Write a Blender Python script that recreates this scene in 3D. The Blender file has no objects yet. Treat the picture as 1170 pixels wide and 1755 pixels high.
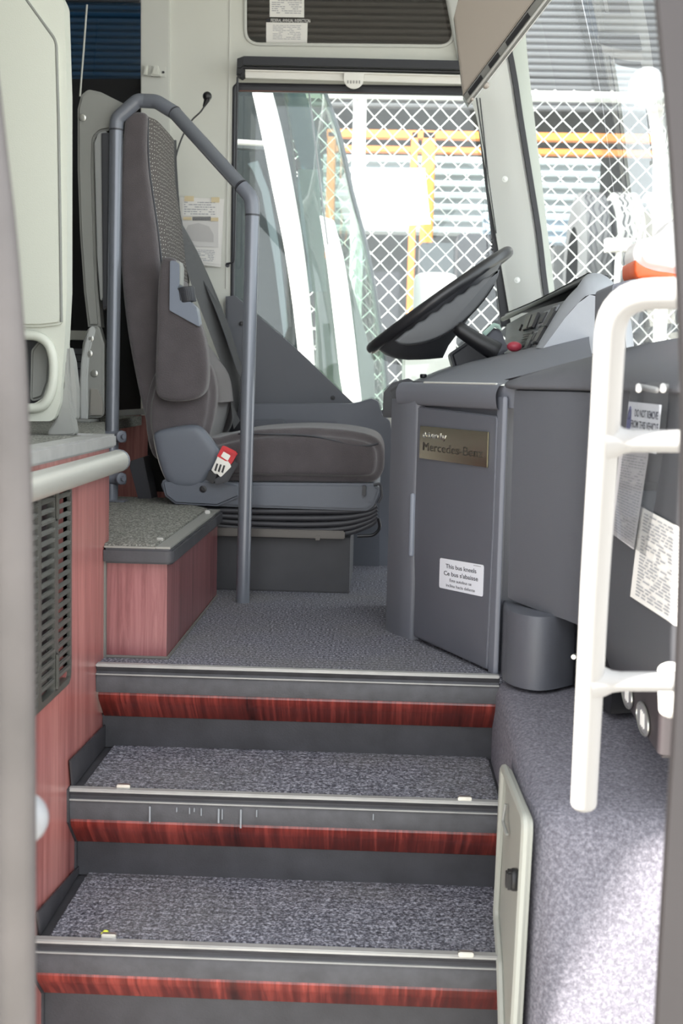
import bpy, bmesh, math, random
from mathutils import Vector, Matrix
random.seed(7)
sc = bpy.context.scene
PI = math.pi
# ---------------------------------------------------------------- camera
FPX = 2200.0
ZC = 0.598
psi = math.atan(69.9/FPX); pit = math.atan(223.6/math.hypot(FPX, 69.9)); rho = 0.023
ROT = Matrix.Rotation(psi, 3, 'Z') @ Matrix.Rotation(PI/2-pit, 3, 'X') @ Matrix.Rotation(rho, 3, 'Z')
cam = bpy.data.cameras.new('camera'); camo = bpy.data.objects.new('camera', cam)
sc.collection.objects.link(camo)
camo.matrix_world = Matrix.Translation((0, 0, ZC)) @ ROT.to_4x4()
cam.sensor_fit = 'VERTICAL'; cam.sensor_height = 36; cam.lens = 36*FPX/1755
cam.clip_start = 0.05; cam.clip_end = 200
cam.dof.use_dof = True; cam.dof.focus_distance = 3.0; cam.dof.aperture_fstop = 6.3
sc.camera = camo
# ---------------------------------------------------------------- light
SUN = Vector((-0.80, -0.25, 0.66)).normalized()
sl = bpy.data.lights.new('sun', 'SUN'); so = bpy.data.objects.new('sun', sl)
sc.collection.objects.link(so); sl.energy = 13.0; sl.angle = 0.02; sl.color = (1.0, 0.95, 0.88)
so.rotation_euler = SUN.to_track_quat('Z', 'Y').to_euler()
w = bpy.data.worlds.new('world'); sc.world = w; w.use_nodes = True
nt = w.node_tree; bg = nt.nodes['Background']
bg.inputs[0].default_value = (0.92, 0.96, 1.0, 1); bg.inputs[1].default_value = 1.9
sc.view_settings.view_transform = 'Standard'; sc.view_settings.look = 'None'
sc.view_settings.exposure = 0.95; sc.view_settings.gamma = 1; sc.view_settings.use_curve_mapping = False
sc.cycles.max_bounces = 10; sc.cycles.transparent_max_bounces = 16

# ---------------------------------------------------------------- pixel helpers (a point on the photo at a real depth)
def ray(px, py): return ROT @ Vector(((px-585)/FPX, -(py-877.5)/FPX, -1))
def at(px, py, y): r = ray(px, py); return Vector((0, 0, ZC)) + r*(y/r.y)
def atz(px, py, z): r = ray(px, py); return Vector((0, 0, ZC)) + r*((z-ZC)/r.z)
def atx(px, py, x): r = ray(px, py); return Vector((0, 0, ZC)) + r*(x/r.x)
def pts(l, y): return [at(a[0], a[1], a[2] if len(a) > 2 else y) for a in l]

# ---------------------------------------------------------------- materials
def srgb(c):
    if isinstance(c, str):
        c = [int(c[i:i+2], 16)/255 for i in (0, 2, 4)]
    return tuple(((x/12.92) if x <= .04045 else ((x+.055)/1.055)**2.4) for x in c)+(1,)
def mat(name, col, rough=.5, metal=0, bump=0, scale=200, spec=.5, var=0, vscale=6, coat=0):
    m = bpy.data.materials.new(name); m.use_nodes = True; n = m.node_tree.nodes; l = m.node_tree.links
    b = n['Principled BSDF']; c = srgb(col)
    b.inputs['Base Color'].default_value = c; b.inputs['Roughness'].default_value = rough
    b.inputs['Metallic'].default_value = metal; b.inputs['Specular IOR Level'].default_value = spec
    b.inputs['Coat Weight'].default_value = coat
    tc = n.new('ShaderNodeTexCoord')
    if bump:
        t = n.new('ShaderNodeTexNoise'); t.inputs['Scale'].default_value = scale; t.inputs['Detail'].default_value = 3
        l.new(tc.outputs['Object'], t.inputs['Vector'])
        bp = n.new('ShaderNodeBump'); bp.inputs['Strength'].default_value = bump; bp.inputs['Distance'].default_value = .002
        l.new(t.outputs['Fac'], bp.inputs['Height']); l.new(bp.outputs[0], b.inputs['Normal'])
    if var:
        t = n.new('ShaderNodeTexNoise'); t.inputs['Scale'].default_value = vscale; t.inputs['Detail'].default_value = 6
        l.new(tc.outputs['Object'], t.inputs['Vector'])
        mr = n.new('ShaderNodeMapRange'); mr.inputs[1].default_value = .3; mr.inputs[2].default_value = .7
        mr.inputs[3].default_value = 1-var; mr.inputs[4].default_value = 1+var
        l.new(t.outputs['Fac'], mr.inputs[0])
        vm = n.new('ShaderNodeVectorMath'); vm.operation = 'SCALE'; vm.inputs[0].default_value = c[:3]
        l.new(mr.outputs[0], vm.inputs['Scale']); l.new(vm.outputs[0], b.inputs['Base Color'])
    return m
def speckle(name, cols, scale, rough=.95, bump=.8, rib=0, pos=(.35, .5, .65), dust=None):
    m = bpy.data.materials.new(name); m.use_nodes = True; n = m.node_tree.nodes; l = m.node_tree.links
    b = n['Principled BSDF']; b.inputs['Roughness'].default_value = rough; b.inputs['Specular IOR Level'].default_value = .15
    tc = n.new('ShaderNodeTexCoord'); t = n.new('ShaderNodeTexNoise'); t.inputs['Scale'].default_value = scale
    t.inputs['Detail'].default_value = 4; t.inputs['Roughness'].default_value = .75
    l.new(tc.outputs['Object'], t.inputs['Vector'])
    r = n.new('ShaderNodeValToRGB'); e = r.color_ramp.elements
    e[0].position = pos[0]; e[0].color = srgb(cols[0]); e[1].position = pos[2]; e[1].color = srgb(cols[2])
    k = e.new(pos[1]); k.color = srgb(cols[1])
    l.new(t.outputs['Fac'], r.inputs[0]); out = r.outputs[0]
    h = t.outputs['Fac']
    if rib:
        wv = n.new('ShaderNodeTexWave'); wv.bands_direction = 'Y'; wv.inputs['Scale'].default_value = rib
        wv.inputs['Distortion'].default_value = 1.5; wv.inputs['Detail Scale'].default_value = 8; wv.inputs['Detail'].default_value = 2
        l.new(tc.outputs['Object'], wv.inputs['Vector'])
        ad = n.new('ShaderNodeMath'); ad.operation = 'MULTIPLY_ADD'; ad.inputs[1].default_value = .5
        l.new(wv.outputs['Fac'], ad.inputs[0]); l.new(h, ad.inputs[2]); h = ad.outputs[0]
    if dust:
        t2 = n.new('ShaderNodeTexNoise'); t2.inputs['Scale'].default_value = 3.5; t2.inputs['Detail'].default_value = 5
        l.new(tc.outputs['Object'], t2.inputs['Vector'])
        mr = n.new('ShaderNodeMapRange'); mr.inputs[1].default_value = .45; mr.inputs[2].default_value = .8
        mr.inputs[4].default_value = .55
        l.new(t2.outputs['Fac'], mr.inputs[0])
        mx = n.new('ShaderNodeMix'); mx.data_type = 'RGBA'; l.new(mr.outputs[0], mx.inputs['Factor'])
        l.new(out, mx.inputs['A']); mx.inputs['B'].default_value = srgb(dust); out = mx.outputs['Result']
    l.new(out, b.inputs['Base Color'])
    bp = n.new('ShaderNodeBump'); bp.inputs['Strength'].default_value = bump; bp.inputs['Distance'].default_value = .004
    l.new(h, bp.inputs['Height']); l.new(bp.outputs[0], b.inputs['Normal'])
    return m
def wood(name, c0, c1, c2, sx, rough=.35, coat=.3):
    m = bpy.data.materials.new(name); m.use_nodes = True; n = m.node_tree.nodes; l = m.node_tree.links
    b = n['Principled BSDF']; b.inputs['Roughness'].default_value = rough; b.inputs['Coat Weight'].default_value = coat
    b.inputs['Coat Roughness'].default_value = .25
    tc = n.new('ShaderNodeTexCoord'); mp = n.new('ShaderNodeMapping'); mp.inputs['Scale'].default_value = sx
    l.new(tc.outputs['Object'], mp.inputs[0])
    t = n.new('ShaderNodeTexNoise'); t.inputs['Scale'].default_value = 1; t.inputs['Detail'].default_value = 7
    t.inputs['Roughness'].default_value = .72; t.inputs['Distortion'].default_value = .6
    l.new(mp.outputs[0], t.inputs['Vector'])
    mp2 = n.new('ShaderNodeMapping'); mp2.inputs['Scale'].default_value = tuple(q*.13 for q in sx)
    l.new(tc.outputs['Object'], mp2.inputs[0])
    t2 = n.new('ShaderNodeTexNoise'); t2.inputs['Scale'].default_value = 1; t2.inputs['Detail'].default_value = 2
    l.new(mp2.outputs[0], t2.inputs['Vector'])
    av = n.new('ShaderNodeMath'); av.operation = 'MULTIPLY_ADD'; av.inputs[1].default_value = .55
    hf = n.new('ShaderNodeMath'); hf.operation = 'MULTIPLY'; hf.inputs[1].default_value = .45
    l.new(t2.outputs['Fac'], hf.inputs[0]); l.new(t.outputs['Fac'], av.inputs[0]); l.new(hf.outputs[0], av.inputs[2])
    r = n.new('ShaderNodeValToRGB'); e = r.color_ramp.elements
    e[0].position = .36; e[0].color = srgb(c0); e[1].position = .62; e[1].color = srgb(c2)
    k = e.new(.5); k.color = srgb(c1)
    l.new(av.outputs[0], r.inputs[0]); l.new(r.outputs[0], b.inputs['Base Color'])
    return m
def glass(name, tint=(1, 1, 1), refl=.06, haze=0, hazecol=(.9, .95, 1)):
    m = bpy.data.materials.new(name); m.use_nodes = True; n = m.node_tree.nodes; l = m.node_tree.links
    n.remove(n['Principled BSDF']); o = n['Material Output']
    tr = n.new('ShaderNodeBsdfTransparent'); tr.inputs[0].default_value = tint+(1,)
    gl = n.new('ShaderNodeBsdfGlossy'); gl.inputs['Roughness'].default_value = .02
    fr = n.new('ShaderNodeLayerWeight'); fr.inputs[0].default_value = .35
    mr = n.new('ShaderNodeMath'); mr.operation = 'MULTIPLY_ADD'; mr.inputs[1].default_value = .35; mr.inputs[2].default_value = refl
    l.new(fr.outputs['Fresnel'], mr.inputs[0])
    mx = n.new('ShaderNodeMixShader'); l.new(mr.outputs[0], mx.inputs[0]); l.new(tr.outputs[0], mx.inputs[1]); l.new(gl.outputs[0], mx.inputs[2])
    out = mx.outputs[0]
    if haze:
        df = n.new('ShaderNodeBsdfTranslucent'); df.inputs[0].default_value = hazecol+(1,)
        d2 = n.new('ShaderNodeBsdfDiffuse'); d2.inputs[0].default_value = hazecol+(1,)
        m1 = n.new('ShaderNodeMixShader'); l.new(df.outputs[0], m1.inputs[1]); l.new(d2.outputs[0], m1.inputs[2])
        m2 = n.new('ShaderNodeMixShader'); m2.inputs[0].default_value = haze
        l.new(out, m2.inputs[1]); l.new(m1.outputs[0], m2.inputs[2]); out = m2.outputs[0]
    l.new(out, o.inputs[0])
    return m

M = {}
M['dash'] = mat('dash_plastic', '5c5e66', .5, bump=.25, scale=900, var=.05)
M['dash2'] = mat('dash_plastic_upper', '686a72', .55, bump=.25, scale=900)
M['dashlight'] = mat('dash_hood_plastic', '9a9da3', .5, bump=.2, scale=700)
M['dark'] = mat('dark_plastic', '34353a', .45, bump=.1, scale=500)
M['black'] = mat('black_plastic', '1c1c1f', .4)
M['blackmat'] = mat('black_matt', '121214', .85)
M['rubber'] = mat('black_rubber', '38383c', .6, var=.25, vscale=14, bump=.2, scale=300)
M['nose'] = mat('scuffed_nose_rubber', '414145', .55, var=.22, vscale=30, bump=.2, scale=300)
M['wall'] = mat('grey_wall_panel', 'd2d3cb', .6, var=.02)
M['wall2'] = mat('grey_wall_panel_shade', 'cbccc6', .6)
M['pillar'] = mat('pillar_trim', 'eef1ee', .5)
M['alu'] = mat('aluminium', 'c9c9c4', .3, metal=.85)
M['alutrim'] = mat('aluminium_trim', 'a3a3a1', .5, metal=.3, var=.1, vscale=20)
M['chrome'] = mat('chrome', 'd8d8d8', .08, metal=1)
M['plate'] = mat('polished_plate', 'a8a38f', .24, metal=1)
M['raila'] = mat('grey_painted_rail', '71757d', .28, metal=.25, spec=.6)
M['elbow'] = mat('grey_elbow', '696d76', .35, spec=.6)
M['white'] = mat('white_paint', 'e8e6e2', .35)
M['railw'] = mat('rail_enamel', '979695', .4)
M['whitepl'] = mat('white_plastic', 'e4e2dc', .5)
M['paper'] = mat('paper', 'e6e4e0', .8, var=.03)
M['sticker'] = mat('sticker_white', 'e9ecf4', .4)
M['ink'] = mat('ink', '3a3d48', .7)
M['inksoft'] = mat('ink_soft', '9a9ba2', .8)
M['inkblack'] = mat('ink_black', '26262a', .7)
M['red'] = mat('red_plastic', 'd02030', .35)
M['orange'] = mat('orange_paint', 'd8843c', .6, var=.08)
M['seat'] = mat('charcoal_moquette', '555052', .95, bump=.9, scale=420, spec=.1, var=.1, vscale=16)
M['shell'] = mat('seat_shell', 'b4b7ac', .5, bump=.15, scale=400)
M['shell2'] = mat('seat_frame_plastic', '868783', .5, bump=.1, scale=400)
M['beige'] = mat('visor_grey', '8c847b', .45)
M['belt'] = mat('webbing', '303034', .7, bump=.6, scale=500)
M['door'] = mat('door_edge_rubber', '3e3a3b', .6, var=.08, vscale=3)
M['doorpole'] = mat('brushed_door_post', '5c5857', .45, metal=.3, var=.18, vscale=9, bump=.2, scale=60)
M['hatch'] = mat('hatch_plastic', '96978f', .5)
M['ground'] = mat('concrete_ground', 'a8a49c', .9, var=.12, vscale=2)
M['corr'] = mat('corrugated_steel', '8a9396', .6, var=.06, vscale=2)
M['darkbay'] = mat('dark_bay', '3c3e3e', .9)
M['tyre'] = mat('tyre_rubber', '8b8d8d', .85, bump=.3, scale=80)
M['tyreside'] = mat('tyre_side', '47494b', .85)
M['coachwhite'] = mat('coach_white', 'f0f0ee', .3)
M['coachgrey'] = mat('coach_grey', '43494d', .4)
M['wire'] = mat('galvanised_wire', 'e4e6e4', .5, metal=.1)
M['bag'] = mat('plastic_bag', 'f2f0f0', .35, bump=.5, scale=30)
M['bagor'] = mat('plastic_bag_orange', 'd85c2c', .4, bump=.5, scale=30)
M['greenw'] = mat('green_white_rag', 'bcd8cc', .6)
M['carpet'] = speckle('charcoal_carpet', ('2e2e34', '66666f', 'bcbcc6'), 190, rib=14, dust='77756f')
M['carpetbox'] = speckle('grey_loop_carpet', ('40403e', '767670', 'b8b8b0'), 210)
M['carpetwall'] = speckle('grey_needle_felt', ('535158', '6c6a72', '8c8a92'), 170, bump=.4, pos=(.3, .5, .7))
M['darkcarpet'] = speckle('dark_mat', ('1c1c1e', '2c2c2f', '44444a'), 200)
M['woodv'] = wood('mahogany_laminate', '7a4240', 'a06460', 'b87c76', (60, 60, 2.5))
M['woodr'] = wood('mahogany_riser', '32110f', '6c2822', 'a4483e', (70, 3, 2), rough=.3)
M['woodbox'] = wood('mahogany_box', '562a2c', '7c484a', '966264', (70, 70, 3))
M['glass'] = glass('clear_glass', (.96, .99, .98), .02, .018)
M['wind'] = glass('windscreen_glass', (.92, .97, .96), .05, .09)
M['tint'] = glass('tinted_glass', (.26, .245, .22), .04)
M['bluetint'] = glass('blue_tinted_glass', (.10, .18, .25), .03)
M['sleeve'] = glass('clear_sleeve', (.9, .9, .9), .08, .08)
M['seat'].node_tree.nodes['Principled BSDF'].inputs['Sheen Weight'].default_value = .35
# seat fabric with a scatter of pale dots
def dots():
    m = mat('dotted_moquette', '666260', .95, bump=.7, scale=420, spec=.1); n = m.node_tree.nodes; l = m.node_tree.links
    tc = n.new('ShaderNodeTexCoord'); v = n.new('ShaderNodeTexVoronoi'); v.inputs['Scale'].default_value = 88
    v.inputs['Randomness'].default_value = .45
    v.voronoi_dimensions = '2D'; sx_ = n.new('ShaderNodeSeparateXYZ'); cx_ = n.new('ShaderNodeCombineXYZ'); l.new(tc.outputs['Object'], sx_.inputs[0]); l.new(sx_.outputs[1], cx_.inputs[0]); l.new(sx_.outputs[2], cx_.inputs[1]); l.new(cx_.outputs[0], v.inputs['Vector'])
    r = n.new('ShaderNodeValToRGB'); e = r.color_ramp.elements
    e[0].position = .10; e[0].color = srgb('c9c6bf'); e[1].position = .16; e[1].color = srgb('5c5856')
    l.new(v.outputs['Distance'], r.inputs[0]); l.new(r.outputs[0], n['Principled BSDF'].inputs['Base Color']); return m
M['dots'] = dots()

# ---------------------------------------------------------------- objects
def empty(name, label, cat, loc=(0, 0, 0), group=None):
    o = bpy.data.objects.new(name, None); sc.collection.objects.link(o); o.location = loc; o.empty_display_size = .05
    o['label'] = label; o['category'] = cat
    if group: o['group'] = group
    return o
def tag(o, label, cat, group=None, kind=None):
    o['label'] = label; o['category'] = cat
    if group: o['group'] = group
    if kind: o['kind'] = kind
    return o
def origin(o):
    return Vector(o['o_']) if False else ORI.get(o.name, Vector((0, 0, 0)))
ORI = {}
def finish(name, me, m, parent=None, smooth=True, label=None, kind=None, angle=40):
    o = bpy.data.objects.new(name, me); sc.collection.objects.link(o)
    for mm in (m if isinstance(m, (list, tuple)) else [m]): me.materials.append(mm)
    if smooth:
        for p in me.polygons: p.use_smooth = True
        try: me.set_sharp_from_angle(angle=math.radians(angle))
        except Exception: pass
    if parent:
        o.parent = parent
        L = parent.location.copy()
        o.matrix_parent_inverse = Matrix.Translation(-L)
    if label: o['label'] = label
    if kind: o['kind'] = kind
    return o
def build(name, parts, m, parent=None, smooth=True, label=None, kind=None, angle=40):
    """parts: list of (verts, faces) joined into one mesh"""
    V = []; Fc = []
    for v, f in parts:
        b = len(V); V += [tuple(p) for p in v]; Fc += [tuple(i+b for i in q) for q in f]
    me = bpy.data.meshes.new(name); me.from_pydata(V, [], Fc)
    bm = bmesh.new(); bm.from_mesh(me); bmesh.ops.recalc_face_normals(bm, faces=bm.faces); bm.to_mesh(me); bm.free()
    return finish(name, me, m, parent, smooth, label, kind, angle)
def struct(name, parts, m, label=None, **k):
    o = build(name, parts, m, None, kind='structure', **k)
    o['label'] = label or name.replace('_', ' '); o['category'] = name.split('_')[0]
    return o
def frombm(bm):
    bm.verts.ensure_lookup_table(); bm.verts.index_update()
    r = ([v.co.copy() for v in bm.verts], [[v.index for v in f.verts] for f in bm.faces]); bm.free(); return r
def box(x0, x1, y0, y1, z0, z1, bev=.002, seg=2, rot=None):
    bm = bmesh.new(); bmesh.ops.create_cube(bm, size=1)
    for v in bm.verts:
        v.co = Vector(((x0+x1)/2+v.co.x*(x1-x0), (y0+y1)/2+v.co.y*(y1-y0), (z0+z1)/2+v.co.z*(z1-z0)))
    if bev: bmesh.ops.bevel(bm, geom=bm.edges[:], offset=min(bev, .45*min(abs(x1-x0), abs(y1-y0), abs(z1-z0))), segments=seg, affect='EDGES')
    v, f = frombm(bm)
    if rot is not None:
        c = Vector(((x0+x1)/2, (y0+y1)/2, (z0+z1)/2)); v = [c+rot @ (p-c) for p in v]
    return v, f
def prism(poly, vec, bev=.003, seg=2, center=False):
    """extrude a 3-D polygon along vec, bevelled edges"""
    vec = Vector(vec); bm = bmesh.new(); off = -vec/2 if center else Vector((0, 0, 0))
    a = [bm.verts.new(Vector(p)+off) for p in poly]; b = [bm.verts.new(Vector(p)+off+vec) for p in poly]
    n = len(a); f1 = bm.faces.new(a); f2 = bm.faces.new(b[::-1])
    for i in range(n): bm.faces.new((a[i], b[i], b[(i+1) % n], a[(i+1) % n]))
    bmesh.ops.recalc_face_normals(bm, faces=bm.faces)
    if bev:
        es = set(f1.edges[:])|set(f2.edges[:])
        bmesh.ops.bevel(bm, geom=list(es), offset=bev, segments=seg, affect='EDGES', clamp_overlap=True)
    return frombm(bm)
def arc_fillet(P, r, closed=True, seg=5):
    P = [Vector(p) for p in P]; out = []; n = len(P)
    for i in range(n):
        rr = r[i] if isinstance(r, (list, tuple)) else r
        if (not closed and i in (0, n-1)) or rr <= 0: out.append(P[i]); continue
        a = P[(i-1) % n]-P[i]; b = P[(i+1) % n]-P[i]
        ang = a.angle(b)
        if ang > PI-.02: out.append(P[i]); continue
        d = min(rr/math.tan(ang/2), .48*a.length, .48*b.length)
        p0 = P[i]+a.normalized()*d; p1 = P[i]+b.normalized()*d
        for k in range(seg+1):
            t = k/seg; out.append(p0*(1-t)**2+P[i]*2*t*(1-t)+p1*t*t)
    return out
def smoothp(P, k=5, closed=True):
    P = [Vector(p) for p in P]; n = len(P); out = []
    for i in range(n if closed else n-1):
        g = lambda j: P[j % n] if closed else P[max(0, min(n-1, j))]
        p0, p1, p2, p3 = g(i-1), g(i), g(i+1), g(i+2)
        for q in range(k):
            t = q/k
            out.append(.5*((2*p1)+(-p0+p2)*t+(2*p0-5*p1+4*p2-p3)*t*t+(-p0+3*p1-3*p2+p3)*t**3))
    if not closed: out.append(P[-1])
    return out
def tube(P, r, seg=14, closed=False, cap=True, sq=None):
    P = [Vector(p) for p in P]; n = len(P)
    R_ = r if isinstance(r, (list, tuple)) else [r]*n
    T = []
    for i in range(n):
        a = P[(i+1) % n] if (closed or i < n-1) else P[i]; b = P[(i-1) % n] if (closed or i > 0) else P[i]
        T.append((a-b).normalized())
    u = T[0].orthogonal().normalized(); V = []; Fc = []
    for i in range(n):
        u = (u-T[i]*u.dot(T[i])).normalized(); w_ = T[i].cross(u)
        for k in range(seg):
            a = 2*PI*k/seg; V.append(P[i]+(u*math.cos(a)+w_*math.sin(a))*R_[i])
    m = n if closed else n-1
    for i in range(m):
        for k in range(seg):
            j = (i+1) % n; Fc.append((i*seg+k, i*seg+(k+1) % seg, j*seg+(k+1) % seg, j*seg+k))
    if cap and not closed:
        Fc.append(tuple(range(seg))[::-1]); Fc.append(tuple((n-1)*seg+k for k in range(seg)))
    return V, Fc
def capsule(a, b, r, seg=16):
    a = Vector(a); b = Vector(b); d = (b-a).normalized(); P = []; R_ = []
    for k in range(5): t = k/4*PI/2; P.append(a-d*r*math.cos(t)*.7); R_.append(max(1e-4, r*math.sin(t)))
    for k in range(5): t = (1-k/4)*PI/2; P.append(b+d*r*math.cos(t)*.7); R_.append(max(1e-4, r*math.sin(t)))
    return tube(P, R_, seg)
def cyl(c, d, r, h, seg=20, bev=0):
    c = Vector(c); d = Vector(d).normalized(); b = min(bev, h*.4, r*.5)
    if b: return tube([c, c+d*b*.3, c+d*b, c+d*(h-b), c+d*(h-b*.3), c+d*h], [r-b, r-b*.3, r, r, r-b*.3, r-b], seg)
    return tube([c, c+d*h], r, seg)
def ball(c, r, sc_=(1, 1, 1), seg=20, rings=12):
    V = []; Fc = []; c = Vector(c)
    for i in range(rings+1):
        t = PI*i/rings
        for k in range(seg):
            a = 2*PI*k/seg; V.append(c+Vector((r*sc_[0]*math.sin(t)*math.cos(a), r*sc_[1]*math.sin(t)*math.sin(a), r*sc_[2]*math.cos(t))))
    for i in range(rings):
        for k in range(seg): Fc.append((i*seg+k, i*seg+(k+1) % seg, (i+1)*seg+(k+1) % seg, (i+1)*seg+k))
    return V, Fc
def loft(rows, closed=False, caps=False, k=0, kr=0):
    """rows of 3-D points -> surface; k: smoothing along a row, kr: between rows"""
    rows = [[Vector(p) for p in r] for r in rows]
    if k: rows = [smoothp(r, k, closed) for r in rows]
    if kr:
        cols = [smoothp([r[i] for r in rows], kr, False) for i in range(len(rows[0]))]
        rows = [[c[j] for c in cols] for j in range(len(cols[0]))]
    n = len(rows[0]); V = [p for r in rows for p in r]; Fc = []
    for i in range(len(rows)-1):
        for j in range(n if closed else n-1):
            j2 = (j+1) % n; Fc.append((i*n+j, i*n+j2, (i+1)*n+j2, (i+1)*n+j))
    if caps: Fc.append(tuple(range(n))[::-1]); Fc.append(tuple((len(rows)-1)*n+j for j in range(n)))
    return V, Fc
def puff(poly, vec, r, n=5, r2=None):
    """cushion: closed outline (3-D, planar) extruded along vec with rounded rims of radius r"""
    P = [Vector(p) for p in poly]; N = Vector(vec).normalized(); L = Vector(vec).length; m = len(P)
    area = sum((P[i].cross(P[(i+1) % m])).dot(N) for i in range(m)); sgn = 1 if area > 0 else -1
    inn = []
    for i in range(m):
        t = (P[(i+1) % m]-P[i-1]).normalized(); inn.append(N.cross(t)*sgn)
    rows = []
    for k in range(n+1):
        a = k/n*PI/2; rows.append([P[i]+inn[i]*r*(1-math.sin(a))+N*r*(1-math.cos(a)) for i in range(m)])
    for k in range(n+1):
        a = (1-k/n)*PI/2; rows.append([P[i]+inn[i]*r*(1-math.sin(a))+N*(L-r*(1-math.cos(a))) for i in range(m)])
    # domed caps
    V, Fc = loft(rows, closed=True); nr = len(rows)
    for s, row, o in ((-1, rows[0], 0), (1, rows[-1], (nr-1)*m)):
        c = sum(row, Vector())/m
        Fc.append(tuple(o+j for j in range(m)))
    return V, Fc
def plate_holes(outer, holes, vec):
    """flat plate with openings: triangle fill, extruded along vec"""
    bm = bmesh.new(); es = []
    for loop in [outer]+holes:
        vs = [bm.verts.new(Vector(p)) for p in loop]
        for i in range(len(vs)): es.append(bm.edges.new((vs[i], vs[(i+1) % len(vs)])))
    bmesh.ops.triangle_fill(bm, use_beauty=True, use_dissolve=False, edges=es)
    r = bmesh.ops.extrude_face_region(bm, geom=bm.faces[:])
    for v in r['geom']:
        if isinstance(v, bmesh.types.BMVert): v.co += Vector(vec)
    return frombm(bm)
def soft(name, parts, m, parent=None, vox=.006, it=12, **k):
    o = build(name, parts, m, parent, **k); r = o.modifiers.new('r', 'REMESH'); r.mode = 'VOXEL'; r.voxel_size = vox
    s = o.modifiers.new('s', 'SMOOTH'); s.iterations = it; s.factor = .5
    dg = bpy.context.evaluated_depsgraph_get(); me = bpy.data.meshes.new_from_object(o.evaluated_get(dg))
    o.modifiers.clear(); o.data = me; me.name = name
    for p in me.polygons: p.use_smooth = True
    return o
def bevel(o, w_, seg=3):
    md = o.modifiers.new('bevel', 'BEVEL'); md.width = w_; md.segments = seg; md.limit_method = 'ANGLE'; md.angle_limit = math.radians(50); md.harden_normals = False
    for p in o.data.polygons: p.use_smooth = True
    wn = o.modifiers.new('wn', 'WEIGHTED_NORMAL')
    return o
def text(name, s, size, org, xd, up, m, parent, depth=.0004, align='LEFT', sx=1.0, label=None, bold=0):
    cu = bpy.data.curves.new(name, 'FONT'); cu.body = s; cu.size = size; cu.extrude = depth; cu.align_x = align; cu.offset = bold
    o = bpy.data.objects.new('tmp', cu); sc.collection.objects.link(o)
    dg = bpy.context.evaluated_depsgraph_get(); me = bpy.data.meshes.new_from_object(o.evaluated_get(dg))
    bpy.data.objects.remove(o); bpy.data.curves.remove(cu)
    xd = Vector(xd).normalized(); up = Vector(up); up = (up-xd*up.dot(xd)).normalized(); nn = xd.cross(up); org = Vector(org)
    for v in me.vertices: v.co = org+xd*v.co.x*sx+up*v.co.y+nn*v.co.z
    me.name = name; me.materials.clear()
    return finish(name, me, m, parent, smooth=False, label=label)
def textline(s, x0, z0, size): return s
def scribble(corner, xd, yd, w, h, rows, margin=.06, th=.35, seed=1, off=None, blocks=True):
    """rows of tiny raised ink bars standing for small print; corner = top left"""
    rnd = random.Random(seed); xd = Vector(xd).normalized(); yd = Vector(yd).normalized(); n = xd.cross(yd)
    if off is not None: n = Vector(off)
    out = []; lh = h*(1-2*margin)/rows
    for r in range(rows):
        t = w*margin; y = h*margin+r*lh+lh*.3
        while t < w*(1-margin)*.97:
            l_ = min(rnd.uniform(.03, .14)*w, w*(1-margin)-t)
            if rnd.random() < .88:
                c = Vector(corner)+xd*t+yd*y
                a = [c, c+xd*l_, c+xd*l_+yd*lh*th, c+yd*lh*th]
                out.append(([p+n*.0006 for p in a], [(0, 1, 2, 3)]))
            t += l_+w*.018
    return out
def bolt(name, c, d, r, m, parent):
    return build(name, [cyl(c, d, r*1.6, r*.35, 16), cyl(Vector(c)+Vector(d).normalized()*r*.35, d, r, r*.6, 16, bev=r*.4)], m, parent)
X = Vector((1, 0, 0)); Y = Vector((0, 1, 0)); Z = Vector((0, 0, 1))
# ================================================================ SETTING
XL, XR = -.585, .25
BT = .24      # top of the side platform
PT = .47      # top of the raised passenger floor
LZ = -.05     # top of the felt ledge beside the steps
# landing floor and cab floor
FLO = struct('floor', [prism([(XL, 2.615, 0), (XR+.05, 2.615, 0), (1.05, 2.3, 0), (1.05, 4.4, 0), (-1.0, 4.4, 0), (-1.0, 2.75, 0), (XL, 2.7, 0)], (0, 0, -.03), 0)], M['carpet'], 'grey flecked carpet of the landing in front of the driver seat', smooth=False)
struct('ground', [box(-30, 30, -30, 30, -1.0, -.95, 0)], M['ground'], 'pale concrete yard around the coach', smooth=False)

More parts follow.
